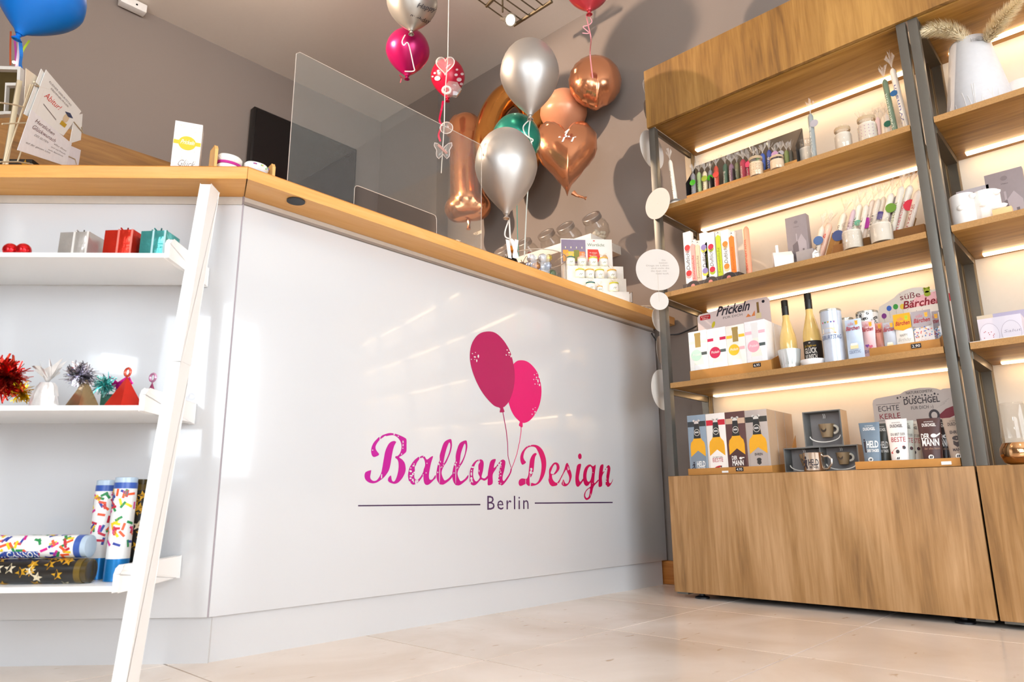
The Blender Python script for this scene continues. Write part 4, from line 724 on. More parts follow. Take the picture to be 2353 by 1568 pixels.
decal(hd, [[(hw*.35, zt1-.06), (hw*.42, zt1-.045), (hw*.5, zt1-.06)], [(hw*.5, zt1-.06), (hw*.6, zt1-.035), (hw*.6, zt1-.06)]], M('#e88a4a', .5, var=0), 'petal_print'); decal(hd, [ell(-hw*.55, zt1-.065, .008, .016, 12, -.4)], M('#cfc02a', .5, var=0), 'leaf_print')
def wine_box(label, Y, z, d, w, D, h, c, band, circ, bt, words, front=True):
    t = shelf_thing('gift_box', label, 'box', Y, z, d); G().box(-w/2, 0, .0005, w/2, D, h).build('box_body', M(c, .45), t, bevel=.0008)
    G().box(-w*.22, .012, h, w*.22, .03, h+.0012).build('lid_slot', M('#4a463c', .6), t)
    if not front: return t
    decal(t, [rect(-w/2+.001, h*.74, -w*.17, h*.80), rect(w*.17, h*.74, w/2-.001, h*.80)], M(band, .5, var=0), 'band_print')
    g = M('#b49a5c' if bt else '#e6e4e2', .35, .35 if bt else 0, var=0)
    decal(t, [rect(-w*.15, h*.66, w*.15, h*.90), rect(-w*.17, h*.90, w*.17, h*.96)], g, 'neck_print', y=-.0008); decal(t, [[(-w*.13, h*.66), (-w*.27, h*.28), (w*.27, h*.28), (w*.13, h*.66)]], M('#e9ecdf', .5, var=0), 'glass_print')
    decal(t, [ell(-w*.12, h*.50, w*.29, w*.29, 20)], M(circ, .5, var=0), 'circle_print', y=-.0011); write(t, 'Prickeln', w*.44, -w*.12, h*.485, inkw, y=-.0016, h=.012, shear=.3)
    decal(t, [rect(w*.16, h*.49, w*.46, h*.55)], M('#4f5a58' if circ != '#f7c22e' else '#f0b8bc', .5, var=0), 'ribbon_print', y=-.0009)
    decal(t, [rect(-w*.25, h*.02, w*.25, h*.3)], M('#e9ebec', .5, var=0), 'label_print', y=-.0007)
    write(t, words, w*.46, 0, h*.10, M('#6a6666', .6, var=0), y=-.0012, h=.014, shear=.3)
    return t
xs = [1583, 1626, 1670, 1714, 1762]; info = [('mint', '#f3f4f0', '#cfe6d8', '#bfe2cf', 1, 'Schön'), ('crimson', '#f4f3f2', '#c01a4c', '#c01a4c', 0, 'Alles'), ('yellow', '#f6efe6', '#f3c23a', '#f7c22e', 1, 'Glück'), ('pale pink', '#f3f2f4', '#f3bcc6', '#f3aab8', 0, 'Liebe')]
for i, (nm, c, bd, ci, b_, wd_) in enumerate(info):
    d = .03; Ya, Yb = sY(xs[i], 800, d), sY(xs[i+1], 800, d); wq = abs(Ya-Yb)-.0015; hh = sP(xs[i]+20, 761-7.0*i-(3 if i == 3 else 0), d)[1]-tp-.0035
    for k_ in range(2):
        t = wine_box('sparkling wine gift box with %s circle %s' % (nm, 'in the front row' if k_ == 0 else 'print hidden in the back row'), (Ya+Yb)/2, tp+.0035, d+k_*.094, wq, .09, hh, c, bd, ci, b_, wd_, k_ == 0)
    if nm == 'yellow': pass
t = None
bot_prof = [(.036, .0005), (.0375, .006), (.0375, .135), (.034, .165), (.024, .205), (.0155, .24), (.0140, .27), (.0140, .318), (.0152, .319), (.0152, .332)]
def wine(label, x, y, d, black_label):
    Y, zt = sP(x, y, d); s = (zt-tp)/.333; t = shelf_thing('wine_bottle', label, 'bottle', Y, tp, d); sc = lambda p: [(r*s, z*s) for r, z in p]
    G().lathe(sc(bot_prof[:9]), 28).build('glass_body', M('#ecca7c', .12, .0, coat=.8, var=.03, sub=.3), t, smooth=True)
    G().lathe(sc([(.0149, .262), (.0152, .264), (.0152, .300), (.0158, .301), (.0158, .304), (.0152, .306), (.0155, .332), (.0145, .334)]), 20).build('capsule', M('#1d1a15', .35, .2), t, smooth=True)
    if black_label:
        G().lathe(sc([(.0381, .03), (.0381, .115)]), 28, cap=False).build('label', M('#211a18', .6, var=.02), t, smooth=True); R_ = .0384*s
        write(t, 'GLÜCK', .050, 0, .060*s, M('#e8e2da', .6, var=0), h=.022, bend=R_, bold=1); write(t, 'WUNSCH', .050, 0, .034*s, M('#e8e2da', .6, var=0), h=.020, bend=R_, bold=1); write(t, 'Ein Tropfen vom', .046, 0, .088*s, M('#e0b21f', .6, var=0), h=.009, bend=R_, shear=.3); write(t, 'o', .008, 0, .103*s, inkw, h=.008, bend=R_)
    return t
wine('slim wine bottle with dark capsule behind the silver tin', 1802, 692, .10, False)
wine('wine bottle with black label and dark capsule', 1855, 676, .10, True)
Y, zt = sP(1812, 805, .04); t = shelf_thing('tealight_tin', 'silver frosted tea light tin with reed print before a wine bottle', 'tin', Y, tp, .045); h_ = zt-tp; G().lathe([(.036, .0005), (.044, h_-.002), (.044, h_), (.040, h_), (.034, .01)], 28).build('cup', M('#d8dcda', .3, .55, var=.1, bscale=30), t, smooth=True)
rr = random.Random(4)
for i in range(11): a = rr.uniform(-1, 1)*.030; l = rr.uniform(.3, .8)*h_; decal(t, [[(a-.0006, .012), (a+.0006, .012), (a+rr.uniform(-.006, .006), .012+l)]], M('#8a9490', .5, var=0), 'reed_print', bend=.0445)
Y, zt = sP(1868, 825, .045); t = shelf_thing('white_dish', 'low white dish at the foot of the black labelled bottle', 'dish', Y, tp, .045); G().lathe([(.040, .0005), (.047, .016), (.047, .022), (.043, .022), (.036, .004)], 26).build('dish', M('#f0eeec', .35), t, smooth=True)
def tin(label, x, y, d, r, c, lid='#f2efe8', smoothness=.25):
    Y, zt = sP(x, y, d); t = shelf_thing('gift_tin', label, 'tin', Y, tp, d); h_ = zt-tp
    G().lathe([(r, .0005), (r, h_-.008)], 30).build('tin_body', M(c, smoothness, .15, coat=.3), t, smooth=True); G().lathe([(r*1.01, h_-.0075), (r*1.03, h_-.004), (r*1.01, h_), (r*.93, h_)], 30).build('rim', M('#c9c6b8', .25, .7), t, smooth=True); return t, h_
t, h_ = tin('tall pale blue birthday tin printed with a cake', 1907, 714, .05, .039, '#c6cfdd'); write(t, 'GEBURTSTAG', .085, .002, h_*.42, M('#44537e', .6, var=0), h=.017, bend=.0395, shear=.1)
decal(t, [rect(-.024, h_*.54, .022, h_*.63, 4)], M('#f0dcb6', .6, var=0), 'cake_print', bend=.0394); decal(t, [rect(-.030, h_*.525, .026, h_*.545, 4)], M('#e2ab5e', .6, var=0), 'cake_print', bend=.0397)
for i, c in enumerate(('#c8324a', '#4a8a4a', '#d8a838', '#4a5aa8', '#8a4a8a')): decal(t, [[(-.026+.011*i, h_*.755), (-.018+.011*i, h_*.755), (-.022+.011*i, h_*.72)]], M(c, .6, var=0), 'bunting_print', bend=.0397)
t, h_ = tin('short cream tin behind the pale blue birthday tin', 1943, 733, .15, .028, '#efe6d6')
t, h_ = tin('white tin with black leopard spots behind the sweet packets', 1991, 718, .12, .039, '#f2efe9')
rr = random.Random(8)
for i in range(46):
    a = rr.uniform(-1.3, 1.3)*.039; v = h_*rr.uniform(.52, .95); s_ = rr.uniform(.0035, .006); g0 = rr.uniform(0, 6)
    o_ = [(a+s_*math.cos(g0+q*.9), v+s_*math.sin(g0+q*.9)) for q in range(6)]; i_ = [(a+s_*.45*math.cos(g0+q*.9), v+s_*.45*math.sin(g0+q*.9)) for q in range(6)][::-1]
    g = G(); g.flat([o_, i_], lambda u, v: (.0396*math.sin(u/.039), -.0396*math.cos(u/.039), v)); g.build('spot_print', M('#1a1716', .5, var=0), t, fix=False)
# sweets display
Yl, Yr = sY(1996, 790, .04), sY(2160, 780, .04); w = abs(Yl-Yr)/2
tb = tray('kraft tray with price tag holding the sweet packets', Yl, Yr, tp, .035, .20, .035, cb, .10); price(tb, '2,90', .35*w, .020, 0)
Ya, Yb = sY(2017, 720, .19), sY(2175, 700, .19); hw = abs(Ya-Yb)/2; zt1 = sP(2020, 705, .19)[1]-tp; zt2 = sP(2120, 662, .19)[1]-tp
pts = [(-hw, 0), (hw+.03, 0), (hw+.03, zt1+.02), (hw*.85, zt1+.03)]+[(hw*.12+hw*.62*math.cos(a), zt1+.004+(zt2-zt1)*1.0*math.sin(a)) for a in (.45, .8, 1.2, 1.57, 1.95, 2.35, 2.75)]+[(-hw*.75, zt1+.004), (-hw*.92, zt1-.004), (-hw, zt1-.03)]
hd = header('beige arched header card with printed balloons behind the sweet packets', pts, (Ya+Yb)/2, tp+.004, .19, M('#e4d8ca', .55, var=.01), tilt=0)
write(hd, 'süße', hw*.62, hw*.02, zt1+.006, M('#7a1a28', .6, var=0), h=.024); 
bl = [[(-hw*.15, zt1-.03), (hw*.85, zt1-.03), (hw*.95, zt1+.02), (hw*.2, zt1+.01)]]; decal(hd, bl, M('#f0b4b4', .6, var=0), 'blob_print', y=-.0003)
write(hd, 'Bärchen', hw*1.12, hw*.32, zt1-.030, M('#8a0f22', .6, var=0), y=-.0009, h=.030, bold=1, shear=.2)
def gummy(par, x, z, s, c, y=-.001): decal(par, [ell(x, z, s*.8, s*.75, 12), ell(x-s*.55, z+s*.6, s*.3, s*.3, 8), ell(x+s*.55, z+s*.6, s*.3, s*.3, 8), ell(x, z-s*1.0, s*.8, s*.8, 12)], M(c, .5, var=0), 'sweet_print', y=y)
gummy(hd, hw*.52, zt1+.027, .014, '#9aa81e')
for i, (u, v, c) in enumerate(((-.82, -.045, '#7a2a7c'), (-.64, -.018, '#3a62b8'), (-.44, -.016, '#3a9a3a'), (-.24, -.020, '#e2bf3a'))):
    decal(hd, [ell(u*hw, zt1+v, .009, .011, 14)], M(c, .5, var=0), 'balloon_print'); decal(hd, [rect(u*hw-.0005, zt1+v-.04, u*hw+.0005, zt1+v-.011)], M('#b0a89c', .6, var=0), 'string_print')
write(hd, 'ZUM', hw*.24, -hw*.38, zt1-.075, ink, h=.012); write(hd, 'Geburtstag', hw*.7, -hw*.48, zt1-.10, M('#8a8680', .6, var=0), h=.014, shear=.3)
rr = random.Random(2); decal(hd, [ell(rr.uniform(-.9, .9)*hw, zt1+rr.uniform(-.06, .03), .0014, .0014, 6) for i in range(24)], M('#8a6a6a', .6, var=0), 'confetti_print', y=-.0004)
decal(hd, [rrect(hw*.86, zt1-.03, hw+.02, zt1+.0, .006)], M('#c4182c', .5, var=0), 'badge')
packs = [('pale blue sweet packet in front of the spotted tin', 1957, 733, 820, 38, .02, '#c6d6ea', None, 'GEBURTSTAG', 0), ('pink sweet packet with hearts next to the pale blue packet', 1991, 737, 812, 32, .045, '#ecc4c6', None, 'DICH', 1), ('salmon sweet packet half hidden by a grey packet', 2015, 742, 803, 20, .075, '#f0a492', None, '', 1), ('blue grey sweet packet left of the yellow topped packet', 2040, 740, 802, 30, .05, '#c8ccd6', None, '', 0), ('yellow topped happy birthday sweet packet', 2071, 722, 797, 40, .045, '#f2eee6', '#eaa41e', 'HAPPY', 2), ('grey topped sweet packet with colourful dots', 2115, 715, 786, 46, .045, '#f2eeec', '#a49ca2', 'HOCH', 3), ('grey dotted sweet packet second behind the grey topped packet', 2143, 718, 775, 26, .09, '#e9e4e2', '#a49ca2', '', 3), ('grey dotted sweet packet next to the grey post', 2153, 715, 770, 30, .12, '#e9e4e2', '#a49ca2', '', 3)]
for lb, x, y0, y1, wpx, d, c, topc, tx, kind in packs:
    Y, zt = sP(x, y0, d); wq = abs(sY(x-wpx/2, (y0+y1)/2, d)-sY(x+wpx/2, (y0+y1)/2, d)); h_ = zt-tp-.004
    t = shelf_thing('sweet_packet', lb, 'packet', Y, tp+.004, d+.006); t.rotation_euler[0] = -.03
    g = G(); n = 8; vs = []; fs = []
    for j in range(n+1):
        v = j/n; th = .012*math.sin(math.pi*min(1, (1-v)*1.5+.0))+.0008; ww = wq/2*(1-.14*math.sin(math.pi*min(1, v*1.4)) if kind == 1 else 1); vs += [(-ww, 0, v*h_), (-ww*.5, -th, v*h_), (0, -th*1.1, v*h_), (ww*.5, -th, v*h_), (ww, 0, v*h_), (0, th, v*h_)]
    for j in range(n):
        for i in range(6): a = j*6+i; b = j*6+(i+1) % 6; fs.append((a, b, b+6, a+6))
    fs += [tuple(range(6)), tuple(n*6+i for i in range(6))[::-1]]; g.add(vs, fs); g.build('packet_body', M(c, .35, var=.01), t, smooth=True); yy = -.0148
    if topc:
        g = G(); g.prism([(-wq/2, h_*.62), (0, h_*.555), (wq/2, h_*.62), (wq/2, h_*1.0), (-wq/2, h_*1.0)], -.0145, -.0138, XZD); g.build('top_panel', M(topc, .35, var=.01), t)
    write(t, 'süße', wq*.36, -wq*.1, h_*.83, M('#c86a72', .6, var=0), y=yy, h=.012); write(t, 'Bärchen', wq*.84, 0, h_*.70, M('#a01428', .6, var=0), y=yy, h=.016, bold=1, shear=.2); gummy(t, wq*.26, h_*.90, .0065, '#f0b43a' if kind != 2 else '#b4c832', y=yy)
    if kind in (0, 1) and tx: write(t, tx, wq*.72, 0, h_*.10, M('#44537e', .6, var=0), y=yy, h=.012)
    if kind == 0: decal(t, [rect(-wq*.24, h_*.22, wq*.24, h_*.32)], M('#f0d9a8', .6, var=0), 'cake_print', y=yy); decal(t, [rect(-wq*.2, h_*.30, wq*.2, h_*.36)], M('#f6eee0', .6, var=0), 'cake_print', y=yy-.0004)
    if kind == 1 and tx: decal(t, [heartpts(.014, .014, 14)], M('#d0607a', .5, var=0), 'heart_print', fn=lambda u, v: (u+.006, yy, v+h_*.26)); decal(t, [heartpts(.014, .014, 14)], M('#7a3a8a', .5, var=0), 'heart_print', fn=lambda u, v: (u-.006, yy-.0003, v+h_*.29))
    if kind == 2: write(t, 'HAPPY', wq*.46, 0, h_*.40, M('#6a6662', .6, var=0), y=yy, h=.010); write(t, 'Birthday', wq*.74, 0, h_*.28, M('#a9a49c', .6, var=0), y=yy, h=.012, shear=.3); decal(t, [ell(-wq*.3, h_*.06, .006, .007), ell(-.005, h_*.1, .008, .009)], M('#4a72c8', .5, var=0), 'balloon_print', y=yy); decal(t, [ell(wq*.35, h_*.12, .007, .008), ell(wq*.1, h_*.04, .005, .006)], M('#eab03a', .5, var=0), 'balloon_print', y=yy)
    if kind == 3:
        rr = random.Random(len(lb)); 
        for cc in ('#d04a3a', '#3a5ab8', '#e0a03a', '#7a4a9a', '#5aa0c8'): decal(t, [ell(rr.uniform(-.45, .45)*wq, h_*rr.uniform(.32, .58), .0022, .0022, 7) for i in range(7)], M(cc, .5, var=0), 'dot_print', y=yy)
        if tx: write(t, tx, wq*.5, 0, h_*.17, M('#c8a9a0', .6, var=0), y=yy, h=.013); write(t, 'auf das Leben', wq*.66, .003, h_*.08, M('#7a7672', .6, var=0), y=yy, h=.009, shear=.3)

# ================================================================== base board
tp = Z4
Yl, Yr = sY(1583, 1090, .035), sY(1776, 1082, .035); w = abs(Yl-Yr)/2
tb = tray('kraft tray with price tags under the bottle print boxes', Yl, Yr, tp, .03, .31, .028, cb, .05); price(tb, '4,95', w*.27, .018, 0); G().box(-w*.15, -.0025, .006, -.0, -.0006, .014).build('price_tag', paper, tb)
G().prism([(.14, .003), (.28, .003), (.28, .165)], w-.004, w-.002, lambda u, v, q: (q, u, v)).build('side_flap', cbl, tb)
xs = [1582, 1625, 1670, 1716, 1768]; info = [('slate blue', '#8a9aa8', '#363a3c', '#7d8a96', 'HELD', 'DES TAGES', '#f2f0ec'), ('white', '#e9e3dc', '#c42436', '#efe9e2', 'BESTE', '', '#b02436'), ('dark brown', '#5c3c3a', '#c8aa90', '#4c302e', 'DER', 'MANN', '#f4efe8'), ('taupe grey', '#b4a9a2', '#363632', '#b0a49c', 'EHREN', 'MANN', '#3a3634')]
for i, (nm, c, bd, lc, w1_, w2_, tcol) in enumerate(info):
    d = .034; Ya, Yb = sY(xs[i], 1020, d), sY(xs[i+1], 1020, d); wq = abs(Ya-Yb)-.0015; h_ = sP(xs[i]+20, 954-4*i, d)[1]-tp-.0035
    for k_ in range(3):
        t = shelf_thing('gift_box', '%s gift box with beer bottle print, %s row of the kraft tray' % (nm, ('front', 'middle', 'rear')[k_]), 'box', (Ya+Yb)/2, tp+.0035, d+k_*.088); G().box(-wq/2, 0, .0005, wq/2, .085, h_).build('box_body', M(c, .5, var=.02), t, bevel=.0008)
        G().box(-wq*.24, .012, h_, wq*.24, .03, h_+.0012).build('lid_slot', M('#3d342a', .6), t)
        G().box(wq/2-.0002, .001, .001, wq/2+.0004, .084, h_-.001).build('side_print', M('#c0a284', .6, var=.05), t)
        if k_: continue
        decal(t, [rect(-wq/2+.001, h_*.80, wq/2-.001, h_*.89)], M(bd, .5, var=0), 'band_print', y=-.0003)
        decal(t, [[(-wq*.39, h_*.02), (wq*.39, h_*.02), (wq*.40, h_*.46), (wq*.36, h_*.53), (wq*.24, h_*.575), (wq*.19, h_*.61), (wq*.13, h_*.85), (-wq*.13, h_*.85), (-wq*.19, h_*.61), (-wq*.24, h_*.575), (-wq*.36, h_*.53), (-wq*.40, h_*.46)]], M('#e8a81f', .4, var=.06, bscale=40), 'bottle_print')
        decal(t, [[(-wq*.19, h_*.60), (wq*.19, h_*.60), (wq*.13, h_*.85), (-wq*.13, h_*.85)]], M('#2a2b2a', .45, var=0), 'neck_print', y=-.0009)
        decal(t, [ell(0, h_*.70, wq*.155, wq*.17, 20)], M('#d8d2c4', .5, var=0), 'ring_print', y=-.0012); decal(t, [ell(0, h_*.70, wq*.13, wq*.145, 20)], M('#2a2b2a', .5, var=0), 'ring_print', y=-.0015); write(t, 'BIER', wq*.2, 0, h_*.69, inkw, y=-.0018, h=.007, bold=1)
        decal(t, [rect(-wq*.12, h_*.85, wq*.12, h_*.90), ell(-wq*.13, h_*.90, .006, .005, 10), ell(wq*.13, h_*.90, .006, .005, 10)], M('#d8d4cc', .3, .3, var=0), 'clasp_print', y=-.0012)
        decal(t, [[(-wq*.395, h_*.02), (wq*.395, h_*.02), (wq*.40, h_*.29), (0, h_*.395), (-wq*.40, h_*.29)]], M(lc, .5, var=0), 'label_print', y=-.0010)
        ti = M(tcol, .6, var=0)
        if i == 0: write(t, 'HELD', wq*.46, wq*.12, h_*.125, ti, y=-.0014, h=.024, bold=1); write(t, 'DES TAGES', wq*.42, wq*.12, h_*.08, ti, y=-.0014, h=.009, bold=1)
        if i == 1: write(t, 'DU BIST DER', wq*.5, 0, h_*.255, M('#6a5a54', .6, var=0), y=-.0014, h=.007); write(t, 'BESTE', wq*.56, 0, h_*.19, ti, y=-.0014, h=.017); 
        if i == 2: write(t, 'DER', wq*.28, -wq*.16, h_*.215, ti, y=-.0014, h=.016, bold=1); write(t, 'MANN', wq*.58, 0, h_*.12, ti, y=-.0014, h=.022, bold=1); write(t, 'der alles kann', wq*.5, 0, h_*.09, M('#a8866c', .6, var=0), y=-.0014, h=.006); decal(t, [ell(wq*.16, h_*.235, .007, .005, 10), rect(wq*.18, h_*.235, wq*.34, h_*.25)], ti, 'wrench_print', y=-.0014)
        if i == 3: write(t, 'EHREN', wq*.36, 0, h_*.265, ti, y=-.0014, h=.010, bold=1); write(t, 'MANN', wq*.34, 0, h_*.055, ti, y=-.0014, h=.010, bold=1); decal(t, [ell(0, h_*.20, .010, .007, 12), [(-.008, h_*.18), (-.009, h_*.14), (0, h_*.115), (.009, h_*.14), (.008, h_*.18)]], ti, 'beard_print', y=-.0014); decal(t, [ell(0, h_*.165, .0065, .012, 12)], M(lc, .5, var=0), 'face_print', y=-.0013)
def runner(par, x, z, s, mat, y=-.0016, bend=0): decal(par, [ell(x+.0*s, z+1.75*s, .2*s, .25*s, 10), [(x-.3*s, z+1.45*s), (x+.3*s, z+1.45*s), (x+.2*s, z+.7*s), (x-.15*s, z+.7*s)], [(x-.15*s, z+.7*s), (x+.15*s, z+.75*s), (x+.35*s, z+.05*s), (x+.15*s, z)], [(x-.15*s, z+.72*s), (x+.0*s, z+.62*s), (x-.55*s, z+.1*s), (x-.75*s, z+.2*s)], [(x-.28*s, z+1.4*s), (x-.6*s, z+.95*s), (x-.5*s, z+.85*s), (x-.15*s, z+1.2*s)]], mat, 'runner_print', y=y, bend=bend)
def racer(par, x, z, s, y=-.0016):
    decal(par, [[(x-s, z+.1*s), (x-.5*s, z+.42*s), (x+.2*s, z+.62*s), (x+.9*s, z+.6*s), (x+.9*s, z+.4*s), (x, z+.05*s), (x-.9*s, z-.05*s)]], M('#b3202a', .5, var=0), 'car_print', y=y); decal(par, [ell(x-.0*s, z+.02*s, .2*s, .24*s, 12), ell(x+.75*s, z+.38*s, .17*s, .2*s, 12)], M('#3a3634', .5, var=0), 'wheel_print', y=y-.0004)
for o in list(bpy.data.objects):
    if o.get('label') == 'slate blue gift box with beer bottle print, front row of the kraft tray': runner(o, -.022, .022, .016, ink)
    if o.get('label') == 'white gift box with beer bottle print, front row of the kraft tray': racer(o, .0, .022, .018)
# espresso cup boxes and steel mug
gbox = M('#6a6a68', .6); gin = M('#948e8c', .6)
def cup(par, x, y, z, s):
    m = Matrix.Translation((x, y, z)); o = G().lathe([(.019*s, 0), (.030*s, .052*s), (.028*s, .052*s), (.017*s, .004*s)], 22).xf(m).build('espresso_cup', M('#8c7658', .45), par, smooth=True)
    G().tube([(x+.026*s+.016*s*math.sin(a), y, z+.030*s-.015*s*math.cos(a)) for a in (math.pi*i/7 for i in range(8))], .005*s, 7).build('handle', M('#d9d4c6', .4), o, smooth=True)
    decal(o, [ell(-.004, .030*s, .011*s, .011*s, 14)], M('#3a3026', .5, var=0), 'emblem', bend=.0262*s, fn=lambda u, v: (x+.0268*s*math.sin(u/(.0268*s)), y-.0268*s*math.cos(u/(.0268*s)), z+v)); return o
def saucer_print(par, x, z, rx, y): G().tube([(x+rx*math.cos(a), y, z+rx*.42*math.sin(a)) for a in (math.pi*(1+i/12) for i in range(13))], .0022, 5).build('saucer', M('#e6e3dd', .4), par, smooth=True)
def windowbox(label, x0, x1, yt, yb_, d, cells, z):
    Ya, Yb = sY(x0, (yt+yb_)/2, d), sY(x1, (yt+yb_)/2, d); wq = abs(Ya-Yb); zt = sP((x0+x1)/2, yt, d)[1]; h_ = zt-z
    t = shelf_thing('cup_box', label, 'box', (Ya+Yb)/2, z, d); D = .075
    G().box(-wq/2, 0, .0005, wq/2, D, .004).box(-wq/2, 0, h_-.004, wq/2, D, h_).box(-wq/2, 0, .004, -wq/2+.004, D, h_-.004).box(wq/2-.004, 0, .004, wq/2, D, h_-.004).build('carton', gbox, t); G().box(-wq/2+.004, D-.004, .004, wq/2-.004, D, h_-.004).build('inner_back', gin, t)
    G().box(wq/2, .002, .001, wq/2+.0008, D-.002, h_-.001).build('side_print', M('#d2aa80', .6), t)
    cw = wq/cells
    for i in range(cells):
        cx = -wq/2+cw*(i+.5)
        if i: G().box(-wq/2+cw*i-.002, .004, .004, -wq/2+cw*i+.002, D-.004, h_-.004).build('partition', gbox, t)
        cup(t, cx+.004, .036, h_*.26, min(1, h_/.11)); saucer_print(t, cx, h_*.30, cw*.40, .02)
        for s_ in (-1, 1): G().tube([(cx+.003*s_, .03, h_*.80), (cx+.003*s_+.002, .03, h_*.86), (cx+.003*s_-.001, .03, h_*.93)], .0008, 4).build('steam_print', paper, t)
    return t, h_
tlow, hl = windowbox('wide grey box with two espresso cups behind the steel mug', 1802, 1974, 1026, 1086, .08, 2, tp)
windowbox('grey box with one espresso cup stacked on the wide cup box', 1846, 1934, 944, 1016, .085, 1, tp+hl)
Y, zt = sP(1868, 1040, .03); t = shelf_thing('steel_mug', 'shiny steel mug with black lettering standing before the cup boxes', 'mug', sY(1870, 1062, .045), tp, .045); r_ = abs(sY(1847, 1062, .045)-sY(1897, 1062, .045))/2*.93; h_ = sP(1870, 1040, .01)[1]-tp
G().lathe([(r_*.96, .0005), (r_, .004), (r_, h_-.002), (r_*1.03, h_), (r_*.95, h_), (r_*.93, .006)], 32).build('mug_body', M('#cfc3b6', .16, .95, var=.01), t, smooth=True)
G().tube([(r_*.97, 0, h_*.80), (r_*1.45, 0, h_*.80), (r_*1.75, 0, h_*.62), (r_*1.72, 0, h_*.38), (r_*1.35, 0, h_*.12), (r_*.97, 0, h_*.10)], .0045, 8).build('handle', M('#cfc3b6', .2, .95, var=.01), t, smooth=True)
write(t, 'HELD', r_*1.0, r_*.30, h_*.30, ink, h=h_*.34, bend=r_*1.01, bold=1); write(t, 'DES TAGES', r_*.85, r_*.3, h_*.14, ink, h=h_*.12, bend=r_*1.01, bold=1); runner(t, -r_*.52, h_*.12, h_*.34, ink, y=-.0006, bend=r_*1.01)
# shower gel display
Yl, Yr = sY(1967, 1075, .02), sY(2208, 1062, .02); w = abs(Yl-Yr)/2
tb = tray('kraft tray holding the shower gel tubes beside the grey posts', Yl, Yr, tp, .015, .21, .028, cb, .03); G().box(w*.66, -.002, .006, w*.84, -.0005, .017).build('price_tag', paper, tb)
Ya, Yb = sY(2008, 960, .185), sY(2215, 940, .185); hw = abs(Ya-Yb)/2; zt1 = sP(2015, 918, .185)[1]-tp; zt2 = sP(2122, 893, .185)[1]-tp
pts = [(-hw, 0), (hw, 0), (hw, zt1+.012)]+[(hw*.62, zt1+.012)]+[(hw*.12+hw*.48*math.cos(a), zt1+(zt2-zt1)*math.sin(a)) for a in (.35, .7, 1.1, 1.57, 2.0, 2.4, 2.8)]+[(-hw*.9, zt1), (-hw*.975, zt1-.006), (-hw, zt1-.02)]
hd = header('grey shower gel header card with red and black lettering behind the tubes', pts, (Ya+Yb)/2, tp+.004, .19, M('#c0b2a8', .55, var=.01), tilt=0)
gk = M('#40383a', .6, var=0); write(hd, 'NATURKOSMETIK', hw*.60, hw*.10, zt1+.004, gk, h=.011); write(hd, 'DUSCHGEL', hw*.80, hw*.12, zt1-.034, gk, h=.022, bold=1); write(hd, 'FÜR DICH :-)', hw*.50, hw*.12, zt1-.055, gk, h=.013)
write(hd, 'ECHTE', hw*.50, -hw*.64, zt1-.052, gk, h=.021); write(hd, 'KERLE', hw*.50, -hw*.63, zt1-.082, M('#8a1f2c', .6, var=0), h=.021); decal(hd, [rect(-hw*.92, zt1-.026, -hw*.36, zt1-.0247), rect(-hw*.9, zt1-.0885, -hw*.34, zt1-.0872)], gk, 'rule_print')
rr = random.Random(6); decal(hd, [ell(hw*.05+(i/13-.5)*hw*.9, zt1-.006+.003*math.sin(i*1.7), .0022+.0012*(i % 3 == 0), .0028+.0015*(i % 3 == 0), 8) for i in range(14)], gk, 'drop_print')
decal(hd, [[(hw*.4, zt1-.09), (hw*.62, zt1-.062), (hw*.85, zt1-.05), (hw*.99, zt1-.05), (hw*.99, zt1-.075), (hw*.6, zt1-.1)]], M('#7a2630', .5, var=0), 'car_print'); decal(hd, [ell(hw*.36, zt1-.082, .018, .022, 16)], gk, 'wheel_print', y=-.0009); decal(hd, [ell(hw*.36, zt1-.082, .010, .013, 16)], M('#c0b2a8', .5, var=0), 'wheel_print', y=-.0012); decal(hd, [[(hw*(.4+.05*i), zt1-.058+.008*i), (hw*(.62+.05*i), zt1-.042+.008*i), (hw*(.62+.05*i), zt1-.0412+.008*i)] for i in range(3)], gk, 'speed_print')
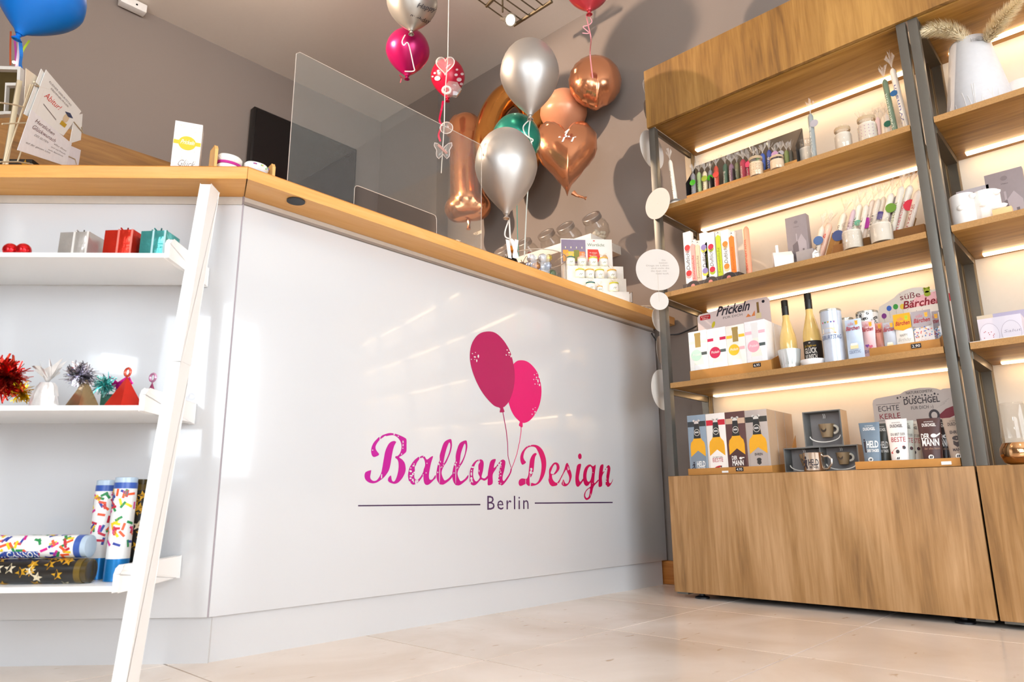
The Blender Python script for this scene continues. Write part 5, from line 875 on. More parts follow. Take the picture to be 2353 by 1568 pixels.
def gel(label, xt, yt, xb, yb_, wpx, d, c, kind, cap='#1c1a1c', front=True):
    (ya, zt), (yb2, zb) = sP(xt, yt, d), sP(xb, yb_, d); wq = abs(sY(xt-wpx/2, yt, d)-sY(xt+wpx/2, yt, d)); h_ = zt-tp-.005
    t = shelf_thing('shower_gel_tube', label, 'tube', yb2, tp+.004, d+.018, ry=math.atan2(yb2-ya, h_)*.5); z0 = .022
    g = G(); n = 8; m = 20; vs = []; fs = []
    for j in range(n+1):
        v = j/n; a_ = wq/2*(.80+.20*v); b_ = .018*(1-v)**.7+.0012
        for i in range(m): q = 2*math.pi*i/m; vs.append((a_*math.cos(q), b_*math.sin(q), z0+v*(h_-z0)))
    for j in range(n):
        for i in range(m): p_ = j*m+i; q = j*m+(i+1) % m; fs.append((p_, q, q+m, p_+m))
    fs += [tuple(range(m))[::-1], tuple(n*m+i for i in range(m))]; g.add(vs, fs); g.build('tube_body', M(c, .4, var=.015), t, smooth=True)
    G().lathe([(wq*.36, .0005), (wq*.38, .021)], 20, M4=Matrix.Diagonal((1, .5, 1, 1))).build('cap', M(cap, .4), t, smooth=True)
    f = lambda u, v: (u, -(.018*(1-max(0, min(1, (v-z0)/(h_-z0))))**.7+.0012)*math.sqrt(max(.05, 1-(u/(wq*.47))**2))-.0008, v)
    L_ = h_-z0; tm = inkw if kind in ('held', 'mann') else gk
    write(t, 'NATURKOSMETIK', wq*.4, 0, z0+L_*.90, tm, h=.004, fn=f); write(t, 'DUSCHGEL', wq*.58, 0, z0+L_*.80, tm, h=.011, fn=f, bold=1)
    if kind == 'held': write(t, 'HELD', wq*.56, wq*.10, z0+L_*.36, tm, h=.025, fn=f, bold=1); write(t, 'DES TAGES', wq*.54, wq*.10, z0+L_*.25, tm, h=.010, fn=f, bold=1); runner_loops = 1; decal(t, [ell(-wq*.27, z0+L_*.56, .003, .004, 8), [(-wq*.32, z0+L_*.52), (-wq*.2, z0+L_*.52), (-wq*.22, z0+L_*.36), (-wq*.18, z0+L_*.24), (-wq*.27, z0+L_*.24), (-wq*.3, z0+L_*.36)]], ink, 'runner_print', fn=f)
    if kind == 'beste':
        write(t, 'DU BIST DER', wq*.66, .003, z0+L_*.60, gk, h=.010, fn=f); write(t, 'BESTE', wq*.68, .003, z0+L_*.45, M('#a81f30', .6, var=0), h=.018, fn=f)
        decal(t, [[(-wq*.34, z0+L_*.20), (-wq*.1, z0+L_*.31), (wq*.3, z0+L_*.36), (wq*.3, z0+L_*.28), (-wq*.3, z0+L_*.17)]], M('#b8222c', .5, var=0), 'car_print', fn=f); decal(t, [ell(-wq*.02, z0+L_*.22, .006, .007, 10), ell(wq*.28, z0+L_*.31, .005, .006, 10)], gk, 'wheel_print', fn=lambda u, v: (f(u, v)[0], f(u, v)[1]-.0004, v))
    if kind == 'mann': write(t, 'DER', wq*.36, -wq*.20, z0+L_*.50, tm, h=.019, fn=f, bold=1); write(t, 'MANN', wq*.72, 0, z0+L_*.33, tm, h=.025, fn=f, bold=1); write(t, 'der alles kann', wq*.64, .003, z0+L_*.24, M('#b08c72', .6, var=0), h=.008, fn=f); decal(t, [ell(wq*.16, z0+L_*.57, .009, .007, 12), [(wq*.2, z0+L_*.56), (wq*.42, z0+L_*.64), (wq*.42, z0+L_*.60), (wq*.24, z0+L_*.53)]], tm, 'wrench_print', fn=f)
    if kind == 'ehren': write(t, 'EHREN', wq*.5, 0, z0+L_*.60, gk, h=.011, fn=f, bold=1); write(t, 'MANN', wq*.44, 0, z0+L_*.18, gk, h=.010, fn=f, bold=1); decal(t, [ell(.0, z0+L_*.49, .013, .008, 12), [(-.011, z0+L_*.44), (-.011, z0+L_*.34), (0, z0+L_*.27), (.011, z0+L_*.34), (.011, z0+L_*.44), (0, z0+L_*.39)]], gk, 'beard_print', fn=f)
    if front: decal(t, [ell(-.002, z0+L_*.06, .0085, .0085, 16)], inkw, 'drop_emblem', fn=lambda u, v: (u, f(u, v)[1]-.0004, v)); decal(t, [ell(-.004, z0+L_*.06, .0018, .005, 8, -.3), ell(.001, z0+L_*.06, .0018, .005, 8, -.3)], ink, 'drop_emblem', fn=lambda u, v: (u, f(u, v)[1]-.0008, v))
gel('slate blue shower gel tube at the left end of tray', 1993, 970, 2003, 1062, 48, .035, '#6a7c8c', 'held')
gel('dark olive shower gel tube behind the slate blue tube', 2024, 972, 2030, 1060, 34, .085, '#4a4a42', 'held', front=False)
gel('white racing car shower gel tube in front of two pale tubes', 2056, 962, 2066, 1058, 50, .035, '#ece6e0', 'beste')
gel('pale mint shower gel tube second behind the white tube', 2083, 965, 2086, 1058, 34, .08, '#d2d6cc', 'beste', front=False)
gel('pale beige shower gel tube third behind the white tube', 2099, 967, 2103, 1058, 32, .12, '#e0d2c0', 'beste', front=False)
gel('dark brown shower gel tube with white wrench print', 2131, 960, 2142, 1056, 56, .035, '#4e2e2a', 'mann')
gel('near black shower gel tube behind the dark brown tube', 2164, 962, 2172, 1056, 36, .085, '#241816', 'mann', front=False)
gel('taupe beard print shower gel tube half behind the grey post', 2186, 958, 2205, 1052, 56, .035, '#a8998c', 'ehren')
# ================================================================== garland of paper discs on the end of the unit
gl = thing('disc_garland', 'garland of white paper discs hanging on the shelf end', 'garland', onx(1512, 640, XF-.03)); gb = np.array(gl.location)
pw = M('#d6cfc7', .7, var=.01); pt = M('#a99d92', .7)
discs = [(1489, 206, 20, 24, .1, pw), (1489, 258, 22, 27, .2, pt), (1498, 345, 25, 46, -.05, pw), (1497, 408, 9, 24, .55, M('#b09c8e', .7)), (1511, 468, 12, 36, 0, pw), (1510, 545, 14, 42, .50, pw), (1511, 620, 48, 49, 0, pw), (1515, 692, 21, 21, 0, pw), (1514, 735, 22, 28, 0, pw), (1518, 805, 20, 32, .25, pt), (1522, 896, 30, 46, 0, pw)]
for i, (x, y, rx, ry_, tw, m) in enumerate(discs):
    front = i in (4, 6, 7)
    P = onx(x, y, XF-.035) if front else ony(x, y, 1.665); k = depth(P)/FPX; r_ = ry_*k*1.02
    yaw = (-1.75 if i == 4 else math.radians(-47)) if front else tw
    g = G().prism(ell(0, 0, r_, r_, 40), -.0006, .0006, XZD)
    o = g.xf(Matrix.Rotation(yaw, 4, 'Z')).build('paper_disc', m, gl); o.location = P-gb
    if i == 6:
        for j, (s_, ww, xx) in enumerate((('Die', .018, .30), ('besten', .040, .28), ('Dinge im Leben', .105, .0), ('sind nicht die', .085, .12), ('die man mit', .075, .05), ('Geld kauft', .060, .2))):
            write(o, s_, ww, xx*r_, r_*(.42-.13*j), M('#a59a90', .6, var=0), h=.008, fn=lambda u, v: tuple(Matrix.Rotation(yaw, 3, 'Z') @ Vector((u, -.0012, v))))
G().tube([ony(1489, 175, 1.665)-gb]+[(onx(x, y, XF-.037) if i in (4, 6, 7) else ony(x, y, 1.666))-gb for i, (x, y, *_) in enumerate(discs)], .0008, 5).build('thread', M('#d8d0c6', .7), gl)
# black cable between counter and shelf
Pc = [onx(1497, 766, 3.08), onx(1512, 785, 3.09), onx(1535, 771, 3.11), onx(1560, 768, 3.14), onx(1590, 755, 3.15), onx(1615, 742, 3.15)]
t = thing('cable', 'black cable sagging from the counter to the shelf wall', 'cable', Pc[2]); G().tube([p-Pc[2] for p in spline(Pc, 5)], .0035, 6).build('wire', black, t, smooth=True)
# ================================================================== right-hand unit
tp = Z1
Yc = sY(2249, 230, .2); t = shelf_thing('lantern_vase', 'large white tapering porcelain lantern with embossed grasses holding plumes', 'vase', Yc, tp, .20)
k = depth((XF+.2, Yc, tp+.15))/FPX; hb = sP(2249, 92, .2)[1]-tp; rb_, rt_ = .118, .066
G().lathe([(rb_*.96, .0005), (rb_, .01), (rt_, hb-.004), (rt_-.004, hb), (rt_-.008, hb-.004), (rb_-.010, .01)], 40).build('vase_body', M('#d4d4d6', .5), t, smooth=True)
rr = random.Random(9)
for i in range(22):
    a = rr.uniform(-1.2, 1.2); l = rr.uniform(.04, .12); b = rr.uniform(-.15, .15); pts = []
    for j in range(5): z_ = .015+l*j/4; r_ = rb_+(rt_-rb_)*(z_-.01)/(hb-.014)-.0002; aa = a+b*(j/4)**2; pts.append((r_*math.sin(aa), -r_*math.cos(aa), z_))
    G().tube(pts, .0012, 5).build('grass_relief', M('#dcd8d4', .5), t, smooth=True)
write(t, 'Haus', .03, .03, hb-.04, M('#8a8a8c', .6, var=0), h=.015, bend=rt_+.012); decal(t, [ell(.045, hb-.03, .012, .010, 10)], M('#a5a5a6', .6, var=0), 'emblem', bend=rt_+.010)
def plume(label, path, d, r, n=2600, seed=1):
    P_ = [onx(x, y, XF+q) for x, y, q in path]; b0 = P_[0]; t = thing('pampas_plume', label, 'plant', b0); sp2 = spline(P_, 10); q = random.Random(seed); vs = []; fs = []
    G().tube([p-b0 for p in sp2], .0016, 5).build('stem', M('#d2b98c', .7), t); m = len(sp2)
    for i in range(n):
        j = q.randint(8, m-2); u = j/m; tn = Vector(sp2[j+1]-sp2[j]).normalized(); a = Vector((q.gauss(0, 1), q.gauss(0, 1), q.gauss(0, 1))); a = (a-tn*a.dot(tn)).normalized()
        L_ = r*q.uniform(.5, 1.15)*(math.sin(math.pi*min(.98, .12+u*.88))**.6+.1); p0 = Vector(sp2[j]-b0); p1 = p0+(a*.75+tn*.65)*L_; s_ = a.cross(tn)*.0008; b = len(vs); pm = (p0+p1)/2+a*L_*.12; vs += [p0-s_, p0+s_, pm+s_, pm-s_, p1]; fs += [(b, b+1, b+2, b+3), (b+3, b+2, b+4)]
    g = G(); g.add(vs, fs); o = g.build('fluff', M('#fdeecb', .8, var=.03), t, fix=False); o['kind'] = 'stuff'
plume('cream pampas plume arching left out of the white lantern', [(2240, 128, .18), (2218, 92, .15), (2195, 76, .12), (2168, 68, .08), (2140, 68, .05), (2112, 78, .04)], .2, .046)
plume('cream pampas plume rising right out of the white lantern', [(2262, 122, .19), (2272, 92, .16), (2290, 62, .12), (2315, 30, .07), (2350, -8, .03)], .2, .046, seed=2)
t = shelf_thing('small_pot', 'small white pot behind the lantern at the right edge', 'pot', sY(2340, 180, .24), tp, .24); G().lathe([(.045, .0005), (.055, .03), (.055, .11), (.045, .135), (.038, .135), (.045, .11)], 24).build('pot_body', M('#efe8e2', .5), t, smooth=True)
t = shelf_thing('dark_booklet', 'dark brown booklet standing by the rear post left of lantern', 'booklet', sY(2172, 225, .3), tp, .30); G().box(-.02, 0, .0005, .02, .008, .13).build('cover', M('#5a4642', .6), t)
tp = Z2
house_card('pale picture box with printed branches behind the bird mugs', sY(2232, 425, .22), tp, .22, .105, .20, True); house_card('mauve picture box with large printed house at the right edge', sY(2306, 410, .22), tp, .22, .115, .235)
def birdmug(label, x, y, d, r):
    Y, zt = sP(x, y, d); t = shelf_thing('bird_mug', label, 'mug', Y, tp, d); h_ = zt-tp; wm = M('#f3efea', .45, sub=.05); G().lathe([(r*.96, .0005), (r, .004), (r, h_-.003), (r*.97, h_), (r*.9, h_-.002), (r*.9, .006)], 28).build('mug_body', wm, t, smooth=True)
    for a, z_ in ((.9, h_*.86), (-.1, h_*.55)):
        g = G(); g.lathe([(.001, -.012), (.009, -.006), (.011, .002), (.006, .012), (.001, .016)], 12, M4=Matrix.Rotation(1.2, 4, 'Y')); o = g.build('relief_bird', wm, t, smooth=True); o.location = (r*1.02*math.sin(a), -r*1.02*math.cos(a), z_)
    return t
birdmug('white porcelain mug with relief birds beside the rear post', 2210, 452, .08, .040)
t = birdmug('taller white porcelain mug with bird lid right of first mug', 2262, 445, .10, .045)
Y, zt = sP(2300, 470, .03); t = shelf_thing('bird_block', 'wooden block with a white bird on it before the mugs', 'ornament', Y, tp, .03); G().box(-.028, 0, .0005, .028, .03, .03).build('block', M('#e3c08a', .6), t, bevel=.001); g = G().lathe([(.001, -.024), (.007, -.014), (.011, 0), (.008, .012), (.001, .02)], 12, M4=Matrix.Rotation(1.45, 4, 'Y')); o = g.build('bird', M('#f3efea', .45), t, smooth=True); o.location = (-.002, .015, .042)
tp = Z3
t = shelf_thing('plate_box', 'pale lilac box printed with two plates on the right unit', 'box', (sY(2247, 750, .12)+sY(2349, 745, .12))/2, tp, .12); wq = abs(sY(2247, 750, .12)-sY(2349, 745, .12)); h_ = sP(2300, 727, .12)[1]-tp; G().box(-wq/2, 0, .0005, wq/2, .12, h_).build('box_body', M('#d9d2dc', .55, var=.01), t, bevel=.001)
for x_, c in ((-.26, '#c8bfca'), (.24, '#c8bfca')): decal(t, [ell(wq*x_, h_*.40, wq*.23, h_*.42, 24)], M('#b9b0bc', .5, var=0), 'plate_print'); decal(t, [ell(wq*x_, h_*.40, wq*.22, h_*.40, 24)], M('#dcd5de', .5, var=0), 'plate_print', y=-.0008)
rr = random.Random(1); decal(t, [ell(-wq*.26+rr.uniform(-.02, .02), h_*.42+rr.uniform(-.012, .012), .0016, .0016, 6) for i in range(9)], M('#a8303c', .5, var=0), 'flower_print', y=-.0012); write(t, 'Salut', .05, wq*.26, h_*.4, M('#a9a0ac', .6, var=0), y=-.0012, h=.010, shear=.3)
t = shelf_thing('flat_box', 'lilac and cream flat box behind the plate print box', 'box', sY(2318, 715, .27), tp, .27); h2 = sP(2318, 716, .27)[1]-tp; G().box(-.10, 0, .0005, -.05, .04, h2).build('cream_end', M('#ecd9bb', .6), t); G().box(-.05, 0, .0005, .08, .04, h2).build('box_body', M('#b9b2cc', .55), t)
t = shelf_thing('lace_runner', 'white scalloped runner along the third board of the right unit', 'runner', sY(2300, 765, .02), tp, .008); G().prism([(-.09+.02*i, .0) for i in range(9)]+[(.07-.02*i, .10+.012*(i % 2)) for i in range(9)], .0004, .0024, lambda u, v, q: (u, v, q)).build('cloth', M('#f0ebe4', .8), t)
tp = Z4
Y = sY(2338, 1010, .08); t = shelf_thing('hurricane_glass', 'clear hurricane glass on a rounded copper gold base', 'candle holder', Y, tp, .09); zt = sP(2338, 925, .08)[1]-tp; zb = sP(2338, 1018, .08)[1]-tp
G().lathe([(.030, .0005), (.046, .008), (.056, .03), (.055, zb*.75), (.046, zb)], 32).build('gold_base', M('#d9a878', .1, .95, var=.05, bscale=12, bump=.25), t, smooth=True); G().lathe([(.045, zb), (.047, zb+.02), (.040, zt-.01), (.036, zt), (.0345, zt), (.0385, zt-.01), (.0455, zb+.02)], 32, cap=False).build('glass_shade', JAR, t, smooth=True)
# ================================================================== goods on the worktop
CT = 1.3302
# --- jars on the floating shelf
silver_l = M('#b3aca6', .35, .7); 
for i, (x, y, sc_, nm, cont) in enumerate(((1372, 500, 1.0, 'nearest tilted glass jar with white sweets on the floating shelf', '#efe6d6'), (1312, 528, .98, 'second tilted glass jar from the near end of floating shelf', '#d9c4ae'), (1268, 548, .96, 'third tilted glass jar from the near end of floating shelf', '#b8a08c'), (1216, 562, .92, 'fourth tilted glass jar with red and violet sweets on floating shelf', '#b0524a'), (1165, 578, .9, 'farthest tilted glass jar with dark sweets on floating shelf', '#6a5a66'))):
    P = onx(x, y, 3.0); P[2] = 1.8162; s = sc_
    t = thing('candy_jar', nm, 'jar', P, math.radians(4), 'tilted jars on the floating shelf')
    body = [(.001, -.070), (.035, -.064), (.060, -.040), (.070, 0), (.064, .034), (.050, .056), (.048, .066), (.051, .068), (.051, .074), (.047, .074), (.045, .058), (.060, .03), (.066, 0), (.056, -.037), (.03, -.06), (.001, -.064)]
    tl = Matrix.Translation((0, 0, .0655*s)) @ Matrix.Rotation(math.radians(-48), 4, 'Y') @ Matrix.Scale(s, 4)
    G().lathe(body, 26, cap=False).xf(tl).build('glass_body', JAR, t, smooth=True); l = G().lathe([(.054, .062), (.055, .064), (.055, .088), (.052, .091), (.040, .091), (.038, .0885), (.001, .0885)], 26).xf(tl).build('lid', silver_l, t, smooth=True)
    q = random.Random(i)
    for k_ in range(9):
        a, r_ = q.uniform(0, 6.28), q.uniform(.006, .040)*s; c_ = cont if i not in (3,) else q.choice(('#c0392b', '#5a3a6a', '#7a4a3a', '#c04a3a'))
        G().lathe([(.013*s*math.sin(j*math.pi/5)+1e-4, -.012*s*math.cos(j*math.pi/5)) for j in range(6)], 8, (r_*math.cos(a), r_*math.sin(a), (.022+.014*(k_ % 3))*s)).build('sweet', M(c_, .5), t, smooth=True)
# --- balloon weight and bowl
P = ony(1172, 574, 1.98); P[2] = CT; t = thing('balloon_weight', 'small dark foil balloon weight with white ribbon ends behind the guard', 'weight', P, R45)
G().lathe([(.030, .0005), (.034, .01), (.034, .10), (.024, .12), (.010, .125)], 18).build('foil_pot', M('#2c2a26', .2, .7, bump=.4), t, smooth=True); G().lathe([(.001, .11), (.016, .12), (.016, .14), (.001, .148)], 12, (.012, -.024, .02)).build('amber_bead', M('#c27a26', .2), t, smooth=True)
for j, (u, v) in enumerate(((-.02, .02), (.02, -.05), (.0, .06))): G().prism([(u, .19), (u+.016, .185), (u+.02+v*.3, .10), (u+.004+v*.3, .105)], -.038-.001*j, -.0372-.001*j, XZD).build('ribbon_end', M('#f0eee8', .4), t)
Y0 = 1.95; A, B = ony(1181, 600, Y0), ony(1281, 612, Y0); P = (A+B)/2; P[2] = CT; r_ = np.linalg.norm((A-B)[:2])/2*.93; h_ = ony(1230, 596, Y0)[2]-CT
t = thing('glass_bowl', 'round clear glass bowl of wrapped sweets and wire on worktop', 'bowl', P, R45)
G().lathe([(r_*.96, .0005), (r_, .008), (r_, h_), (r_*.965, h_), (r_*.965, .010)], 36, cap=False).build('bowl_glass', JAR, t, smooth=True); G().tube([(r_*.985*math.cos(a), r_*.985*math.sin(a), h_) for a in (i*.2 for i in range(31))], .0022, 6, True).build('rim', M('#cfc6b8', .15, .3), t, smooth=True)
q = random.Random(12)
for i in range(46):
    a = q.uniform(0, 6.28); rr_ = r_*q.uniform(0, .74); c_ = q.choice(('#b5762a', '#cfd4dc', '#8fa03a', '#d9dde6', '#6a4a26', '#c9b02a', '#9aa6c8', '#e6e0d2', '#4a6a4a'))
    o = G().lathe([(  .021*math.sin(j*math.pi/5)+1e-4, -.017*math.cos(j*math.pi/5)) for j in range(6)], 8).build('sweet', M(c_, .15, .45), t, smooth=True); o.location = (rr_*math.cos(a), rr_*math.sin(a), q.uniform(.02, h_*.86)); o.rotation_euler = (q.random()*3, q.random()*3, 0)
for i in range(5): a = q.uniform(0, 6.28); G().tube(spline([(r_*.5*math.cos(a+j*.5)*(.6+.1*j), r_*.5*math.sin(a+j*.5)*(.6+.12*j), h_*(.62+.09*j)) for j in range(5)], 5), .0016, 5).build('wire_curl', M('#d8c489', .25, .6), t, smooth=True)
Pg = ony(1478, 700, 1.90); Pg[2] = CT; t = thing('sweet_dish', 'low glass dish of pale green sweets at the end of worktop', 'dish', Pg, 0)
G().lathe([(.058, .0005), (.064, .006), (.066, .055), (.063, .055), (.060, .008)], 28, cap=False).build('dish_glass', JAR, t, smooth=True); G().tube([(.0645*math.cos(a), .0645*math.sin(a), .055) for a in (i*.25 for i in range(25))], .0022, 5, True).build('rim', M('#f4efe0', .1, .2), t, smooth=True)
for i in range(12):
    a = i*2.4; rr_ = .012+.034*((i*.37) % 1); G().lathe([(.017*math.sin(j*math.pi/6)+1e-4, -.014*math.cos(j*math.pi/6)) for j in range(7)], 10, (rr_*math.cos(a), rr_*math.sin(a), .016+.011*(i % 3))).build('sweet', M('#dfe3b0' if i % 3 else '#7f9a34', .45), t, smooth=True)
# --- scented candle jar display
Pw = ony(1345, 640, 1.97); Pw[2] = CT; rz = math.radians(-42); wr = Matrix.Rotation(rz, 3, 'Z')
t = thing('candle_display', 'stepped white card display with printed back for small candle jars', 'display', Pw, rz); DB = t
def loc_d(x, y, yl):          # photo point on the display plane at local depth yl -> local x,z
    n = wr @ Vector((0, 1, 0)); P_ = onp(x, y, Pw+np.array(n)*yl, n); v = wr.inverted() @ Vector(P_-Pw); return v.x, v.z
(xl, zt), (xr, zt2) = loc_d(1288, 548, .09), loc_d(1397, 553, .09); zt = max(zt, zt2)
G().box(xl, .09, .0005, xr+.02, .094, zt).build('back_card', M('#efe9e2', .55, var=.01), t)
W_ = xr-xl; decal(t, [rect(xl+.003, zt*.66, xl+W_*.52, zt*.985)], M('#8d7f96', .6, var=.1, bscale=40), 'photo_print', y=.0892)
for i, c in enumerate(('#f0a83a', '#e9cf3a', '#8a8a3a', '#f08a4a')): decal(t, [rect(xl+.010+W_*.115*i, zt*.68, xl+.010+W_*.115*(i+1), zt*(.84-.02*(i % 2)))], M(c, .6, var=0), 'candle_print', y=.0886); decal(t, [ell(xl+.010+W_*.115*(i+.5), zt*.875, .0022, .006, 8)], M('#fff3c0', .6, var=0), 'flame_print', y=.0884)
write(t, 'Wortlicht', W_*.36, xl+W_*.74, zt*.90, M('#5a7a4a', .6, var=0), y=.0892, h=.016); decal(t, [[(xl+W_*.56, zt*.68), (xl+W_*.78, zt*.68), (xl+W_*.82, zt*.76), (xl+W_*.78, zt*.855), (xl+W_*.56, zt*.855)]], M('#d83c2a', .6, var=0), 'badge', y=.0892); decal(t, [ell(xl+W_*.92, zt*.74, .014, .018, 14)], M('#c9a070', .6, var=.2, bscale=90), 'flower_print', y=.0890); decal(t, [ell(xl+W_*.70, zt*.975, .006, .003, 8)], M('#d83c2a', .6, var=0), 'leaf_print', y=.0890)
for j in range(3): write(t, 'Kerzen'[:6-j], W_*.16, xl+W_*.68, zt*(.80-.045*j), inkw, y=.0886, h=.006)
tiers = ((.045, 596, 610), (.0, 622, 648), (-.045, 650, 676)); zs = []
for j, (yl, yt, yb_) in enumerate(((.04, 595, 614), (-.005, 622, 642), (-.05, 650, 672))):
    zz = max(.004, loc_d(1345, yb_, yl)[1]); zs.append(zz)
    if zz > .012: G().box(xl+.002, yl-.022, .0005, xr+.055, yl+.022, zz-.001).build('step', M('#f1ede6', .55), t, bevel=.0006)
    else: zs[-1] = .002
cols = {'t': ('#1f6a6a', 'teal'), 'y': ('#d6d22a', 'yellow'), 'o': ('#f0b43a', 'orange'), 'p': ('#efc6b8', 'pink')}
ord_ = {'t': 'teal', 'y': 'yellow', 'o': 'orange', 'p': 'pale pink'}
for j, (yl, lst) in enumerate(((.04, ((1311, 't'), (1337, 'p'), (1363, 'y'), (1387, 'o'))), (-.005, ((1333, 'y'), (1355, 'o'), (1378, 'y'), (1406, 'o'))), (-.05, ((1357, 't'), (1378, 'o'), (1411, 'y'))))):
    for i, (x, c) in enumerate(lst):
        xl_, zl_ = loc_d(x, (605, 632, 662)[j], yl); Pj = Pw+np.array(wr @ Vector((xl_, yl, zs[j]+.0004)))
        big = .023 if not (j == 2 and i == 1) else .015; hh = .048 if big > .02 else .03
        o = thing('candle_jar', '%s lidded candle jar, %s from the left on the %s step of display' % (ord_[c], ('first', 'second', 'third', 'fourth')[i], ('top', 'middle', 'bottom')[j]), 'jar', Pj, rz, 'small candle jars in the display')
        G().lathe([(big*.95, .0005), (big, .003), (big, hh*.86), (big*.9, hh*.9)], 18).build('jar_body', M('#f0ecd2', .3, coat=.5), o, smooth=True); G().lathe([(big*.98, hh*.9), (big*1.0, hh*.92), (big, hh), (big*.9, hh+.001)], 18).build('lid', M(cols[c][0], .4), o, smooth=True)
        G().lathe([(big*1.012, hh*.2), (big*1.012, hh*.75)], 18, cap=False).build('label', M('#f6f3ee', .6), o, smooth=True); decal(o, [ell(.004*k_-.006, hh*(.35+.08*(k_ % 2)), .0014, .0035, 7) for k_ in range(4)], M('#8a9a6a', .6, var=0), 'leaf_print', bend=big*1.02)
        g = G(); tuft(g, (0, 0, hh+.0015), big*1.1, .022, 10, seed=j*7+i); g.build('bag_tuft', CELLO, o)
Ps = ony(1428, 676, 1.86); Ps[2] = CT; t = thing('folded_card', 'folded white card stand with dark edges right of candle display', 'card', Ps, rz)
G().prism([(-.05, .02), (.045, .022), (.045, .075), (.0, .04)], -.03, -.028, XZD).build('panel', M('#ede6de', .55), t); G().prism([(-.05, .0005), (.045, .0005), (.045, .022), (-.05, .02)], -.0275, .03, XZD).build('base_fold', M('#e6ddd4', .55), t)
G().tube([(-.05, -.031, .02), (.046, -.031, .022), (.046, -.031, .076)], .0012, 5).build('dark_edge', M('#4a4636', .6), t)
# --- gift box and biscuits at the worktop corner
(s0, z0), (s1, z1) = csz(393, 330, .03), csz(467, 330, .03); zt = csz(430, 282, .03)[1]
Pb = cpt((s0+s1)/2, .03, CT); t = thing('gift_box', 'white gift box with yellow band standing on the angled worktop', 'box', Pb, R45+.35); wq = abs(s0-s1)*.80; hh = zt-CT
G().box(-wq/2, 0, .0005, wq/2, wq*.8, hh).build('box_body', M('#f3efe9', .45), t, bevel=.001); decal(t, [rect(-wq/2+.001, hh*.60, wq/2-.001, hh*.67)], M('#f2bd2a', .5, var=0), 'band_print'); decal(t, [ell(0, hh*.63, wq*.32, wq*.30, 22)], M('#f2bd2a', .5, var=0), 'circle_print', y=-.0009); write(t, 'Prickeln', wq*.5, 0, hh*.61, inkw, y=-.0013, h=.015, shear=.3); write(t, 'Glück', wq*.6, 0, hh*.22, M('#8a8480', .6, var=0), h=.022, shear=.35)
G().box(-wq/2-.0006, .002, hh*.60, -wq/2-.0002, wq*.78, hh*.68).build('band_print', M('#f2bd2a', .5, var=0), t); rr = random.Random(5); decal(t, [ell(rr.uniform(-.45, .45)*wq, rr.uniform(.05, .98)*hh, .0016, .0016, 6) for i in range(50)], M('#f0cdb0', .6, var=0), 'dot_print', y=-.0003)
(sa, za), (sb, zb) = csz(497, 345, .02), csz(622, 375, -.02); tilt_ = .0
Pa = onc(560, 372, 0.015); Pa[2] = CT; t = thing('biscuit_tray', 'little wooden tray holding two felt biscuits at the worktop corner', 'tray', Pa, math.radians(-8)); wd_ = .088
pw_ = M('#e2ae66', .55, var=.05)
G().box(-wd_, -.02, .0005, wd_, .03, .012).build('tray_base', pw_, t, bevel=.001)
for x_, hh in ((-wd_, .085), (wd_-.008, .080)): G().prism([(-.022, .0005), (.032, .0005), (.032, hh), (-.012, hh), (-.022, hh-.014)], x_, x_+.008, lambda u, v, q: (q, u, v)).build('end_board', pw_, t, bevel=.001)
for lb, x_, cc in (('white felt biscuit with magenta band in the wooden tray', -.040, '#b81f86'), ('white felt biscuit with multicoloured crumbs in the wooden tray', .038, '#c8cdd6')):
    o = thing('felt_biscuit', lb, 'biscuit', Pa+np.array([x_*math.cos(-.14), x_*math.sin(-.14), .0125]), math.radians(-8)); 
    for z_ in (.004, .034): G().lathe([(.030, z_), (.036, z_+.006), (.036, z_+.016), (.030, z_+.022)], 24, M4=Matrix.Diagonal((1, .62, 1, 1))).build('crust', M('#f2efe9', .85, var=.12, bscale=300, bump=.5), o, smooth=True)
    G().lathe([(.034, .0262), (.034, .0338)], 24, M4=Matrix.Diagonal((1, .62, 1, 1))).build('filling', M(cc, .7), o)
    if x_ > 0:
        q = random.Random(3)
        for i in range(18): a = q.uniform(3.4, 6.0); G().box(-.002, -.001, -.002, .002, .001, .002).build('crumb', M(q.choice(('#e8b43a', '#c84a6a', '#6a8ac8', '#7ab06a', '#8a5a9a')), .8), o).location = (.0355*math.cos(a), .0225*math.sin(a), q.choice((.012, .018, .042, .048)))
